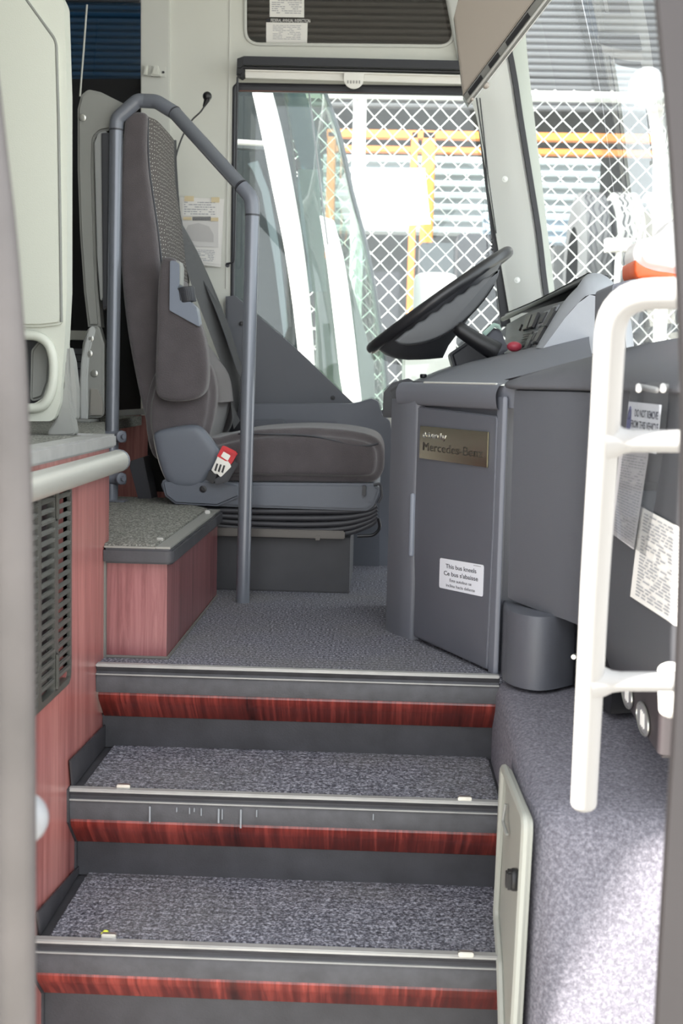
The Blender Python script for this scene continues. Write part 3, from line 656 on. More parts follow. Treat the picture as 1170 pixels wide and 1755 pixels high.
# ================================================================ DOOR LEAVES (foreground)
dp = empty('door_grab_pole', 'blurred brushed steel door pole closest to the viewer at the left edge', 'pole', tuple(at(20, 1750, 1.1)))
Pp = smoothp([at(-62, -60, 1.1), at(-52, 60, 1.1), at(-30, 250, 1.1), at(-8, 450, 1.1), at(8, 700, 1.1), at(17, 950, 1.1), at(21, 1300, 1.1), at(22, 1850, 1.1)], 6, False)
build('tube', [tube(Pp, .0205, 28)], M['doorpole'], dp)
build('knob', [ball(at(36, 1403, 1.16), .0255, (1, 1, 1), 28, 18)], mat('grey_knob', '85878a', .35), dp)
wr = empty('white_door_rail', 'white tubular grab rail with two rungs standing in the doorway at right', 'handrail', tuple(at(1000, 1380, 1.62)))
post = arc_fillet([at(1000, 1374, 1.66), at(1019, 1000, 1.55), at(1037, 720, 1.48), at(1049, 505, 1.43), at(1200, 502, 1.40)], [0, .5, .5, .055, 0], False, seg=8)
build('post', [tube(post, .0172, 28), capsule(at(1000.3, 1366, 1.66), at(1000, 1376, 1.66), .0172, 28)], M['railw'], wr)
def rung(p0, p1, r):
    p0, p1 = Vector(p0), Vector(p1); return build('rung', [tube([p0, p0.lerp(p1, .10), p0.lerp(p1, .16), p0.lerp(p1, .24), p1], [r*1.9, r*1.45, r*1.12, r, r], 24)], M['railw'], wr)
rung(at(1042, 756, 1.49), at(1215, 756, 1.46), .0130); rung(at(1018, 1168, 1.6), at(1215, 1168, 1.56), .0125)
edge = [(1121, -60), (1122, 0), (1134, 130), (1146, 270), (1157, 450), (1164, 620), (1165, 760), (1161, 1000), (1154, 1200), (1143, 1380), (1133, 1540), (1124, 1700), (1117, 1850)]
rows = [[at(x, y, 1.18)+Vector((.012, .03, 0)), at(x, y, 1.18)+Vector((.001, .008, 0)), at(x+1.5, y, 1.17), at(x+6, y, 1.165), at(x+120, y, 1.15), at(x+120, y, 1.22)] for x, y in edge]
struct('door_1', [loft(rows, closed=True, caps=True, kr=2)], M['door'], 'blurred dark door edge at the right side of the picture', angle=60)

struct('door_2', [box(-.60, -.56, .60, 1.085, -.9, 1.7, .01)], M['white'], 'unseen door panel added left of the doorway to block the sun')  # out-of-view panel added to keep sun off the pole and door edge
# ================================================================ PASSENGER SEATS
ps = empty('passenger_seat', 'large pale grey seat shell on the raised floor behind the steel door pole', 'seat', (-.72, 2.7, PT))
yS = 2.70
shell = arc_fillet(pts([(-160, -90), (78, -60), (110, 5), (115, 160), (115, 500), (110, 600), (103, 690), (92, 722), (-160, 722)], yS), [0, .02, .04, .2, .2, .1, .03, .02, 0])
hole = arc_fillet(pts([(-150, 570), (60, 575), (78, 592), (84, 612), (83, 650), (74, 682), (58, 692), (-150, 690)], yS), [0, .02, .02, .02, .02, .02, .02, 0])
build('shell', [prism(shell, (0, .07, 0), .014, 4)], M['shell'], ps) if False else bevel(build('shell', [plate_holes(shell, [hole], (0, .045, 0))], M['shell'], ps, smooth=False), .014, 4)
build('shell_edge', [tube([p+Vector((-.004, .02, 0)) for p in smoothp(pts([(88, -40), (97, 5), (103, 80), (105, 200), (105, 420), (101, 545)], yS), 5, False)], .0115, 14)], mat('shell_edge', '9f9ea2', .45), ps)
build('groove', [tube(arc_fillet(pts([(-50, -90), (42, -4), (96, 70), (100, 200), (103, 400), (105, 552)], yS-.006), [0, .05, .04, .3, .3, 0], False), .0035, 6)], mat('groove_grey', '6f716c', .6), ps)
build('back_panel', [prism(arc_fillet(pts([(-160, -90), (-30, -90), (46, -4), (98, 70), (101, 200), (104, 400), (106, 540), (104, 556), (70, 560), (-160, 560)], yS-.012), [0, 0, .05, .04, .3, .3, .01, .01, .02, 0]), (0, .02, 0), .006, 3)], M['shell'], ps)
build('handle_recess', [prism(pts([(-150, 560), (90, 560), (90, 700), (-150, 700)], yS+.07), (0, .01, 0), 0)], M['dark'], ps)
build('armrest_pad', [prism(arc_fillet(pts([(52, 600), (66, 583), (82, 584), (86, 610), (84, 655), (74, 682), (50, 690)], yS+.05), .015), (0, .03, 0), .01, 3)], M['shell2'], ps)
build('handle_rim', [tube(smoothp(pts([(40, 574), (66, 577), (84, 592), (92, 625), (88, 668), (72, 696), (40, 700)], yS-.004), 5, False), .0105, 12)], M['shell'], ps)
build('leg', [prism(arc_fillet(pts([(104, 560), (114, 590), (116, 640), (122, 700), (130, 746), (76, 748), (96, 718), (108, 660)], yS+.02), [0, .1, .1, .1, .01, .01, .05, .05]), (0, .035, 0), .006)], M['shell2'], ps)
build('side_arm', [prism(arc_fillet(pts([(118, 588), (126, 620), (131, 665), (131, 718), (124, 720), (121, 660)], yS+.04), .02), (0, .03, 0), .005)], M['shell2'], ps)
g2 = empty('guide_seat_frame', 'grey plastic and metal seat frame with bolts just left of the guard rail pole', 'seat frame', tuple(atz(165, 718, PT)))
y2 = 3.62
build('frame', [prism(arc_fillet(pts([(132, 186), (138, 162), (150, 152), (172, 157), (214, 178), (208, 226), (186, 223), (172, 226), (161, 236), (160, 290), (163, 400), (166, 486), (172, 560), (150, 560), (143, 500), (136, 400), (132, 290)], y2), [.03, .02, .02, .02, .01, .01, .01, .02, .03, 0, 0, 0, 0, 0, .1, .1, 0]), (0, .06, 0), .012, 4)], M['shell2'], g2)
build('cushion_edge', [prism(arc_fillet(pts([(161, 245), (168, 228), (184, 222), (184, 500), (172, 520), (166, 440)], y2-.012), .012), (0, .05, 0), .008, 3)], mat('frame_pad', '8d8f8e', .5), g2)
build('inner_panel', [prism(pts([(173, 228), (192, 226), (200, 520), (176, 530)], y2-.02), (0, .03, 0), .004)], M['dark'], g2)
build('arm_cover', [prism(arc_fillet(pts([(138, 620), (141, 588), (150, 562), (168, 556), (178, 590), (178, 640), (178, 716), (137, 716)], y2-.03), .02), (0, .05, 0), .006, 3)], M['shell2'], g2)
build('arm_strip', [prism(smoothp(pts([(137, 716), (137, 640), (142, 600), (153, 562), (163, 566), (154, 600), (150, 650), (150, 716)], y2-.036), 3), (0, .02, 0), .004)], mat('arm_strip', 'b0b2b0', .45), g2)
build('bracket', [prism(pts([(155, 665), (168, 668), (176, 690), (176, 712), (153, 712)], y2-.038), (0, .01, 0), .002)], mat('bracket_metal', '918e88', .5, metal=.3), g2)
build('foot_plate', [box(atz(135, 722, PT).x, atz(170, 722, PT).x, 3.52, 3.64, PT, PT+.008, .002)], M['shell2'], g2)
for px, py, yy in ((142, 202, y2-.001), (155, 580, y2-.031), (162, 640, y2-.031), (153, 606, y2-.031)):
    build('bolt', [cyl(at(px, py, yy), (0, -1, 0), .010, .004, 16, bev=.002), cyl(at(px, py, yy-.004), (0, -1, 0), .005, .003, 6)], M['alu'], g2)

# ================================================================ DRIVER SEAT
ds = empty('driver_seat', 'charcoal cloth driver seat with high back and folded armrest', 'seat', (-.3, 3.8, .14))
y0 = 3.60; W_ = Vector((0, .46, 0))
side = pts([(212, 205), (222, 192), (240, 190), (251, 196), (250, 240), (252, 285), (258, 330), (268, 400), (275, 470), (285, 540), (318, 590), (352, 625), (366, 660), (364, 700), (350, 750), (330, 790), (262, 780), (248, 720), (232, 650), (216, 560), (207, 470), (205, 380), (206, 290)], y0)
sd = smoothp(side, 4)
soft('backrest', [prism(sd, W_, .02)], M['seat'], ds)
# front centre panel with dots, bulging toward the driver
rows = []
for (px, py, b) in ((250, 196, .0), (250, 240, .006), (252, 285, .012), (258, 330, .014), (268, 400, .016), (276, 470, .018), (287, 540, .02), (320, 595, .02), (352, 640, .018), (362, 690, .012)):
    p = at(px, py, y0); r = []
    for t, bb in ((.04, -.004), (.10, .006), (.2, .016+b*.3), (.5, .018+b*.6), (.8, .016+b*.3), (.9, .006), (.96, -.004)): r.append(p+Vector((bb, .46*t, 0)))
    rows.append(r)
build('centre_panel', [loft(rows[:6], k=3, kr=4)], M['dots'], ds, angle=80)
build('lower_panel', [loft(rows[5:], k=3, kr=4)], M['seat'], ds, angle=80)
build('seam_piping', [tube(smoothp([at(px, py, y0)+Vector((.002, .022, 0)) for px, py in ((250, 200), (250, 240), (252, 285), (258, 330), (268, 400), (276, 470), (287, 540), (320, 595), (354, 640), (364, 690))], 4, False), .0028, 8)], M['dark'], ds)
# side bolster low
bol = smoothp(pts([(252, 760), (246, 700), (262, 640), (290, 620), (330, 615), (356, 622), (368, 660), (367, 700), (358, 742), (340, 790), (270, 790)], y0-.03), 4)
soft('lumbar_bolster', [prism(bol, (0, .10, 0), .02)], M['seat'], ds)
bol2 = smoothp(pts([(345, 600), (385, 640), (404, 672), (402, 700), (386, 744), (350, 760)], 4.0), 4)
soft('lumbar_bolster', [prism(bol2, (0, .08, 0), .015)], M['seat'], ds)
cush = smoothp(pts([(330, 760), (372, 750), (404, 742), (450, 736), (520, 733), (590, 737), (640, 748), (656, 766), (659, 790), (655, 812), (640, 827), (600, 830), (500, 828), (400, 827), (340, 826)], 3.56), 5)
soft('seat_cushion', [prism(cush, (0, .50, 0), .03, 4)], M['seat'], ds)
build('cushion_seam', [tube(smoothp(pts([(408, 743), (450, 744), (520, 746), (560, 752), (600, 762), (630, 764), (648, 760)], 3.563), 4, False), .003, 8)], M['dark'], ds)
ms = mat('seat_base_plastic', '5e636c', .45, bump=.15, scale=700)
build('base_cover', [prism(arc_fillet(pts([(272, 826), (640, 829), (652, 838), (640, 868), (628, 876), (300, 866), (284, 852)], 3.555), .012), (0, .50, 0), .012, 4)], ms, ds)
hump = smoothp(pts([(262, 758), (263, 742), (290, 733), (330, 728), (348, 736), (368, 762), (377, 776), (370, 800), (352, 824), (330, 838), (290, 832), (272, 800)], 3.535), 4)
soft('side_cover', [prism(hump, (0, .05, 0), .008)], ms, ds)
build('side_cover_lower', [prism(arc_fillet(pts([(276, 822), (375, 824), (410, 830), (410, 852), (372, 868), (300, 864), (282, 850)], 3.538), .01), (0, .03, 0), .008, 3)], ms, ds)
build('cover_screw', [cyl(at(348, 838, 3.537), (0, -1, 0), .010, .003, 16, bev=.001), cyl(at(348, 838, 3.534), (0, -1, 0), .005, .0015, 6)], M['black'], ds)
bl = []
for k in range(5):
    u0, sg = 876+k*8, (0, 4, 7, 9, 10)[k]
    bl.append(tube(smoothp(pts([(330, u0-4), (420, u0+sg*.6), (520, u0+sg), (590, u0+sg*.6), (630, u0-3-k*1.0), (645, u0-10-k*2)], 3.575+.004*k), 5, False), .0085, 10))
bl.append(prism(pts([(330, 868), (628, 874), (610, 905), (330, 905)], 3.60), (0, .40, 0), .004))
build('suspension_bellows', bl, mat('bellows_rubber', '3b3b3f', .5), ds)
build('slide_rail', [box(at(350, 0, 3.57).x, at(612, 0, 3.57).x, 3.565, 3.60, at(480, 921, 3.57).z, at(480, 907, 3.57).z, .003), box(at(560, 0, 3.57).x, at(568, 0, 3.57).x, 3.56, 3.58, at(560, 926, 3.57).z, at(560, 918, 3.57).z, .001)], mat('slide_rail_metal', '5b5855', .4, metal=.5), ds)
build('height_lever', [tube(arc_fillet(pts([(612, 919), (640, 918), (652, 905), (648, 888)], 3.56), .03, False), .0045, 8)], M['black'], ds)
build('recline_lever', [tube(arc_fillet(pts([(640, 832), (652, 828), (654, 850), (648, 862)], 3.545), .02, False), .004, 8), box(at(641, 0, 3.55).x, at(648, 0, 3.55).x, 3.54, 3.56, at(640, 850, 3.55).z, at(640, 832, 3.55).z, .002)], M['dark'], ds)
# armrest folded up against the back
ar = smoothp(pts([(275, 446), (284, 440), (297, 441), (302, 448), (304, 480), (306, 505), (320, 530), (342, 555), (352, 590), (356, 630), (353, 665), (338, 682), (310, 688), (280, 686), (267, 675), (265, 640), (267, 580), (269, 500)], 3.52), 4)
A_ = soft('armrest', [prism(ar, (0, .07, 0), .015, 3)], M['seat'], ds)
build('armrest_trim', [prism(arc_fillet(pts([(291, 446), (300, 447), (307, 452), (307, 488), (303, 495), (336, 527), (342, 560), (337, 558), (290, 532)], 3.512), .006), (0, .06, 0), .005)], mat('armrest_trim', '6f7683', .45), A_)
build('armrest_knob', [cyl(at(318, 492, 3.53)+Vector((0, 0, 0)), (.18, 0, -1), .0235, .042, 30, bev=.004)]+[box(-.0015, .0015, -.0255, -.022, -.03, -.004, .0006) for _ in ()]+[tube([at(318, 495, 3.53)+Vector((.0235*math.cos(a), .0235*math.sin(a), 0)), at(321, 516, 3.53)+Vector((.0235*math.cos(a), .0235*math.sin(a), 0))], .0016, 5) for a in [2*PI*i/30 for i in range(30)]], M['dark'], A_)
build('armrest_tip', [prism(arc_fillet(pts([(300, 446), (306, 447), (309, 456), (308, 488), (302, 490)], 3.516), .004), (0, .07, 0), .004)], M['shell2'], A_)
# belt and buckle
bt = empty('seat_belt', 'dark webbing seat belt hanging from the headrest down behind the guard pole', 'seat belt', tuple(at(305, 370, 4.0)))
A1 = [at(296, 240, 4.10), at(298, 300, 4.10), at(304, 375, 4.06), at(330, 440, 4.0), at(372, 540, 3.95), at(402, 625, 3.92), at(411, 650, 3.92), at(408, 700, 3.95), at(394, 738, 4.0), at(376, 775, 4.05)]
B1 = [at(301, 240, 4.14), at(303, 300, 4.14), at(312, 385, 4.10), at(344, 446, 4.06), at(386, 545, 4.01), at(411, 622, 3.98), at(424, 650, 3.98), at(422, 704, 4.0), at(410, 742, 4.03), at(392, 778, 4.08)]
build('webbing', [loft([[a, b, b+Vector((.002, .001, 0)), a+Vector((.002, .001, 0))] for a, b in zip(smoothp(A1, 5, False), smoothp(B1, 5, False))], closed=True, caps=True)], M['belt'], bt)
build('webbing', [loft([[a, b, b+Vector((.002, .001, 0)), a+Vector((.002, .001, 0))] for a, b in zip(smoothp(pts([(303, 384), (316, 450), (336, 510), (366, 590), (390, 660), (400, 735)], 3.93), 5, False), smoothp(pts([(309, 380), (344, 446), (375, 528), (402, 596), (413, 650), (411, 720)], 4.00), 5, False))], closed=True, caps=True)], mat('belt_grey', '4a4a4b', .6, bump=.5, scale=500), bt)
build('belt_guide', [prism(arc_fillet(pts([(300, 386), (310, 384), (314, 430), (325, 485), (318, 488), (306, 440)], 3.97), .01), (0, .012, 0), .003)], M['shell2'], bt)
bk = empty('seat_belt_buckle', 'red and silver seat belt buckle on a black stalk beside the seat cushion', 'buckle', tuple(at(365, 820, 3.50)))
def bq(a): return pts(a, 3.50)
build('stalk', [prism(arc_fillet(bq([(352, 822), (358, 806), (372, 812), (365, 830)]), .003), (0, .02, 0), .003)], M['black'], bk)
build('stalk', [prism(arc_fillet(bq([(384, 812), (402, 790), (408, 796), (390, 826), (370, 832), (366, 822)]), .004), (0, .012, 0), .003)], M['dark'], bk)
build('metal_body', [prism(arc_fillet(bq([(362, 806), (373, 782), (392, 790), (396, 800), (378, 818), (372, 812), (368, 812)]), .002), (0, .018, 0), .002)], M['alu'], bk)
build('body_slots', [prism(bq([(367+k*6, 806+k*1.5), (371+k*6, 794+k*1.5), (374+k*6, 795+k*1.5), (370+k*6, 808+k*1.5)]), (0, -.002, 0), 0) for k in range(3)], M['black'], bk)
rd = mat('buckle_red', 'd8202c', .35)
build('red_cap', [prism(arc_fillet(bq([(371, 783), (381, 764), (387, 766), (402, 774), (406, 778), (396, 796), (390, 794)]), .003), (0, .022, 0), .003), prism(arc_fillet(pts([(382, 764), (386, 765), (404, 774), (406, 779), (402, 781), (383, 771)], 3.494), .002), (0, .01, 0), .002)], rd, bk)
build('cap_insert', [prism(arc_fillet(pts([(378, 782), (383, 774), (395, 781), (390, 790)], 3.498), .002), (0, .004, 0), .001)], M['alu'], bk)
# pedestal under the seat
pd = build('seat_pedestal', [prism([(-.52, 3.60, 0), (-.088, 3.60, 0), (-.088, 3.60, .158), (-.52, 3.60, .158)], (0, .45, 0), .004)], mat('pedestal_paint', '3f3f42', .55, var=.1, vscale=12)); tag(pd, 'dark steel pedestal box under the driver seat', 'pedestal')
dk = build('rear_bracket', [prism(arc_fillet(pts([(224, 790), (245, 783), (262, 866), (240, 868), (222, 800)], 3.70), .003), (0, .10, 0), .003)], M['dark']); tag(dk, 'dark tilted bracket panel behind the driver seat', 'bracket')
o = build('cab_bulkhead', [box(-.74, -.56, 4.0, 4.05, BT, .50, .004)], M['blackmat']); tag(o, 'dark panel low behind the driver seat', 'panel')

# ================================================================ STEERING WHEEL
sw = empty('steering_wheel', 'large black steering wheel seen edge on above the dashboard', 'steering wheel', tuple(at(765, 600, 3.85)))
yc = 3.85; e1 = at(637, 597, yc); e2 = at(869, 433, yc); C0 = (e1+e2)/2; u = (e2-e1); R0 = u.length/2-.0; u.normalize()
nrm = Vector((-u.z, 0, u.x)).normalized()   # toward the driver
v_ = nrm.cross(u).normalized()
def wp(r, a, d=0): return C0+(u*math.cos(a)+v_*math.sin(a))*r+nrm*d
build('rim', [tube([wp(R0, 2*PI*i/72) for i in range(72)], .0165, 16, closed=True)], mat('wheel_leather', '2e2e31', .3, bump=.15, scale=600), sw)
Rr = R0
apex = at(752, 604, yc)
rows = []
for t in (0, .12, .3, .5, .72, .9, 1.0):
    cc = C0.lerp(apex, t**1.0); rr = (R0-.012)*(1-t)+.035*t; rr += .03*math.sin(PI*t)
    rows.append([cc+(u*math.cos(2*PI*i/64)+v_*math.sin(2*PI*i/64))*rr for i in range(64)])
rows.append([apex-nrm*.02 for _ in range(64)])
build('hub_dish', [loft(rows, closed=True)], mat('wheel_dish', '56575c', .45), sw)
# padded finger-grip spoke cover: wavy lens on the near side
top_ = []; bot_ = []
for i in range(41):
    t = i/40; px = 676+(856-676)*t; base = 584-(584-462)*t
    bulge = math.sin(PI*t)**.6
    top_.append((px, base-4*bulge+2.2*math.sin(t*2*PI*8)*bulge)); bot_.append((px+10*bulge, base+33*bulge+8*math.sin(PI*t)))
poly = pts(top_+bot_[::-1][1:-1], yc-.222)
poly = [p for p in poly]
build('grip_pad', [puff(poly, (0, .04, 0), .006, 3)], mat('wheel_pad', '5d5f62', .5), sw)
build('pad_seam', [tube(pts([(a, b+1) for a, b in bot_][3:-3], yc-.225), .0018, 6)], M['black'], sw)
col_ = empty('steering_column', 'dark steering column shroud under the wheel', 'steering column', tuple(at(800, 620, 3.85)))
build('shroud', [prism(arc_fillet(pts([(770, 606), (815, 575), (860, 590), (870, 625), (800, 640), (778, 632)], 3.76), .015), (0, .16, 0), .015, 3)], M['dark'], col_)
build('upper_shroud', [prism(arc_fillet(pts([(822, 578), (842, 560), (858, 566), (872, 600), (850, 612)], 3.72), .008), (0, .12, 0), .008)], M['dash2'], col_)
st = empty('column_stalk', 'thick black control stalk pointing up left from the steering column', 'lever', tuple(at(850, 600, 3.6)))
build('handle', [tube(pts([(782, 558), (784, 560), (790, 566), (815, 583), (845, 600), (853, 604)], 3.6), [.014, .019, .021, .0225, .028, .026], 20)], M['black'], st)
build('tip', [cyl(at(783, 559, 3.6), at(783, 559, 3.6)-at(815, 583, 3.6), .012, .004, 18)], M['dark'], st)
rg = build('green_card', [prism(pts([(826, 570), (846, 553), (856, 556), (860, 566), (848, 560), (832, 576)], 3.70), (0, .03, 0), .004)], M['greenw']); tag(rg, 'pale green plastic piece on top of the steering column', 'plastic piece')

# ================================================================ DASHBOARD
A0 = Vector((.018, 3.074, 0)); A1_ = Vector((.084, 2.977, 0)); B0 = Vector((.240, 2.640, 0))
dc = empty('dash_console', 'dark grey console end panel facing the entry steps with a metal nameplate', 'console', (.16, 2.85, 0))
dn = (B0-A1_).normalized(); nn = Vector((-dn.y, dn.x, 0)); nn = nn if nn.y < 0 else -nn
nn = Vector((dn.y, -dn.x, 0))
if nn.x > 0: nn = -nn
def con(s, z, off=0): return A1_+dn*s+nn*off+Z*z     # s metres along the panel
LN = (B0-A1_).length
# core behind panels
core = [A0+Vector((.0, .0, 0)), A1_+Vector((-.012, .0, 0)), B0, B0+Vector((.25, .25, 0)), B0+Vector((.30, .75, 0)), A0+Vector((.02, .25, 0))]
# left strip (vertical rib with a recess)
rows = []
for z, o_ in ((.0, 0), (.02, 0), (.20, .0), (.22, .001), (.30, .002), (.42, .0), (.50, 0), (.54, -.002), (.56, -.006)):
    a = A0+Vector((.0, 0, z)); b = A1_+Vector((-.004, 0, z)); m_ = (a+b)/2
    rows.append([a+Vector((.06, .14, 0)), a+Vector((.004, .012, 0)), a+nn*.002, m_+nn*.010, b+nn*.012, b+nn*.006+dn*.006, b+nn*-.01+dn*.01])
build('side_rib', [loft(rows, kr=1)], mat('console_rib', '606269', .45, bump=.2, scale=900), dc)
for zz0, zz1 in ((.20, .34),):
    c_a = A1_+nn*.013-dn*.003
    build('rib_slot_highlight', [capsule(c_a+Z*zz0, c_a+Z*zz1, .007, 12)], mat('slot_highlight_grey', '7c828d', .4), dc)  # pale raised capsule puts the slot's highlight into colour and shape
build('body', [prism([p+Z*.0 for p in [A0+Vector((.012, .006, 0)), A1_-nn*.006+dn*.004, B0-nn*.006, B0+Vector((.10, .10, 0)), B0+Vector((.32, .70, 0)), A0+Vector((.03, .35, 0))]], (0, 0, .555), .004)], M['dash'], dc)
pp = [con(.006, .012), con(LN-.016, .012), con(LN-.012, .545), con(.0, .545)]
build('front_panel', [prism(arc_fillet([con(.012, .010), con(LN-.012, .006), con(LN-.004, .30), con(LN-.004, .535), con(.0, .545), con(.0, .33), con(.004, .2), con(.012, .14)], [.004, .004, 0, .012, .006, .0, 0, 0]), nn*.010, .004, 3)], M['dash'], dc)
# top cap
P1_ = Vector((.262, 2.615, 0))
cap = []
for s in (-.045, 0, LN*.5, LN+.002):
    p = con(s, 0) if s >= 0 else A0+(A1_-A0)*.35
    zt = .600
    cap.append([p+Z*.546-nn*.01, p+Z*.548+nn*.006, p+Z*.552+nn*.014, p+Z*.575+nn*.018, p+Z*(zt-.010)+nn*.014, p+Z*zt+nn*.002, p+Z*(zt+.002)-nn*.05])
build('top_cap', [loft(cap, k=2, caps=False)], M['dash2'], dc)
build('cap_core', [prism([q_+Z*.552 for q_ in (A0+Vector((.03, .05, 0)), A1_-nn*.004, B0-nn*.003, P1_+Vector((.03, .0, 0)), P1_+Vector((.20, .0, 0)), B0+Vector((.32, .70, 0)), A0+Vector((.03, .35, 0)))], (0, 0, .045), 0)], M['dash2'], dc)
build('cap_highlight_strip', [tube([con(.02, .600, .004), con(LN-.02, .600, .004)], .0025, 8)], mat('bright_strip', 'c9c8c2', .4), dc)
# corner post strip
cp_ = B0+dn*.012
build('corner_strip', [prism(arc_fillet([cp_+Vector((-.016, .02, 0)), cp_+Vector((-.006, -.006, 0)), cp_+Vector((.004, -.006, 0)), cp_+Vector((.01, .03, 0))], .004), (0, 0, .575), .002)], mat('corner_strip', '6a6d76', .4), dc)
# nameplate and kneel sticker, lying on the front panel
def onp(px, py, off=.0105):
    r = ray(px, py); o0 = Vector((0, 0, ZC)); q = A1_+nn*off
    return o0+r*((q-o0).dot(nn)/r.dot(nn))
Q = [onp(722, 731), onp(839, 739), onp(836, 799), onp(722, 787)]
c0 = Q[0]; xd = dn; wpl = (Q[1]-Q[0]).dot(dn); zt = (Q[0].z+Q[1].z)/2; zb = (Q[2].z+Q[3].z)/2
np_ = empty('metal_nameplate', 'polished metal nameplate with raised lettering on the console panel', 'nameplate', tuple(Q[3]))
base = lambda s, z, off: Vector((c0.x, c0.y, 0))+dn*s+Z*z+nn*off
build('plate', [prism([base(0, zb, 0), base(wpl, zb, 0), base(wpl, zt, 0), base(0, zt, 0)], nn*.004, .001)], M['plate'], np_)
hh = zt-zb
tdir = dn
tx = text('lettering', 'driven by', hh*.26, base(wpl*.05, zb+hh*.66, .0042), dn, Z, M['chrome'], np_, depth=.0008, sx=1.0, bold=.0002)
tx2 = text('lettering', 'Mercedes-Benz', hh*.36, base(wpl*.05, zb+hh*.26, .0042), dn, Z, mat('engraved', '57534c', .3, metal=.7), np_, depth=.0008, sx=1.0)
wm = max(v.co.dot(dn) for v in tx2.data.vertices)-min(v.co.dot(dn) for v in tx2.data.vertices)
def fit(o, wtar, org):
    k = wtar/(max(v.co.dot(dn) for v in o.data.vertices)-min(v.co.dot(dn) for v in o.data.vertices))
    for v in o.data.vertices: v.co += dn*((v.co-org).dot(dn)*(k-1))
fit(tx2, wpl*.88, base(wpl*.05, zb, 0)); fit(tx, wpl*.36, base(wpl*.05, zb, 0))
Q = [onp(754, 956), onp(829, 970), onp(826, 1021), onp(753, 1007)]
ks = empty('kneeling_sticker', 'white rounded sticker in three languages low on the console panel', 'sticker', tuple(Q[3]))
c0 = Q[0]; w2 = (Q[1]-Q[0]).dot(dn); zt = Q[0].z; zb = Q[3].z; zt2 = Q[1].z; zb2 = Q[2].z; sk = ((zt2-zt)+(zb2-zb))/2/w2
base = lambda s, z, off: Vector((c0.x, c0.y, 0))+dn*s+Z*(z+sk*s)+nn*off
tilt = (dn+Z*sk).normalized()
build('sheet', [prism(arc_fillet([base(0, zb, 0), base(w2, zb, 0), base(w2, zt, 0), base(0, zt, 0)], .006), nn*.0006, 0)], M['sticker'], ks, smooth=False)
hh = zt-zb
for s_, t_, sz, ww in (('This bus kneels', .70, .20, .70), ("Ce bus s'abaisse", .46, .20, .78), ('Este autobus se', .27, .14, .50), ('inclina hacia delante', .09, .14, .66)):
    o = text('lettering', s_, hh*sz, base(w2*.5, zb+hh*t_, .0009), tilt, Z, M['ink'], ks, depth=.0001, align='CENTER', bold=.0001 if sz > .15 else 0)
    lo = min(v.co.dot(dn) for v in o.data.vertices); hi_ = max(v.co.dot(dn) for v in o.data.vertices); k = w2*ww/(hi_-lo); cc = (lo+hi_)/2
    for v in o.data.vertices: d_ = (v.co.dot(dn)-cc)*(k-1); v.co += (dn+Z*sk)*d_
build('print_line', [prism([base(w2*.78, zb+hh*.93, .0007), base(w2*.94, zb+hh*.93, .0007), base(w2*.94, zb+hh*.95, .0007), base(w2*.78, zb+hh*.95, .0007)], nn*.0001, 0)], M['inksoft'], ks, smooth=False)

# door side dash panels
zl = atz
pz = .155
q0 = atz(868, 1025, pz); q0 = Vector((.255, 2.625, pz))
P1 = Vector((.262, 2.62, 0)); P2 = Vector((.376, 2.45, 0)); P3 = Vector((.402, 2.31, 0)); P4 = Vector((.412, 2.17, 0)); P5 = Vector((.428, 2.0, 0)); P6 = Vector((.455, 1.84, 0)); P7 = Vector((.50, 1.74, 0))
ddp = empty('door_side_dash', 'dark grey dashboard end beside the door with a padded top', 'dashboard', (.40, 2.3, LZ))
inn = Vector((.30, .12, 0))
rows = []
path = [P1, P1.lerp(P2, .12), P1.lerp(P2, .5), P2, P2.lerp(P3, .6), P3]
zbs = [.16, .155, .148, .14, .135, .135]
for p, zb_ in zip(path, zbs):
    rows.append([p+Vector((.09, .06, zb_)), p+Vector((.012, .01, zb_)), p+Vector((.002, .002, zb_+.004)), p+Z*(zb_+.02), p+Z*.35, p+Vector((-.001, 0, .56)), p+Vector((.0, .0, .588)), p+Vector((.03, .02, .600))])
build('side_panel', [loft(rows, kr=3, caps=True)], mat('dash_side', '595b61', .5, bump=.3, scale=800), ddp)
# lower curved cover
lb_ = [Vector((.256, 2.66, .003))]+[atz(px, py, .003) for px, py in ((864, 1166), (890, 1178), (925, 1183), (960, 1178), (988, 1167))]+[Vector((.42, 2.72, .003))]
lp = smoothp([Vector((p.x, p.y, 0)) for p in lb_], 4, False)
rows = []
for i, p in enumerate(lp):
    q = Vector((.33, 2.66, 0)); rows.append([q.lerp(p, .3)+Z*.152, p.lerp(q, .08)+Z*.152, p.lerp(q, .02)+Z*.148, p+Z*.14, p+Z*.07, p+Z*.002])
build('lower_cover', [loft(rows, kr=1)], mat('dash_lower', '54565d', .45, bump=.25, scale=800), ddp)
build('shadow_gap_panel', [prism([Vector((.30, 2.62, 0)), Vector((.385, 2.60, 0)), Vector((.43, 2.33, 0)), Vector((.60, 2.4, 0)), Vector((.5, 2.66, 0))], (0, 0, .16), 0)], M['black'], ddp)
c = at(985, 1124, 2.44); build('screw', [cyl(c, (-.4, -1, 0), .005, .012, 10)], M['alu'], ddp)
# document side: curved dark surface
rows = []
dpath = [P3+Vector((-.002, .02, 0)), P4, P5, P6, P7]
for p, q in zip(dpath, (.0, .0, .0, .0, .0)):
    rows.append([p+Vector((.14, .05, .0)), p+Vector((.08, .03, .02)), p+Vector((.035, .012, .07)), p+Vector((.008, .004, .14)), p+Z*.22, p+Z*.40, p+Z*.57, p+Vector((.0, 0, .597)), p+Vector((.03, .01, .600))])
build('document_panel', [loft(rows, k=3, kr=5)], mat('document_panel', '55565a', .3, bump=.1, scale=500), ddp)
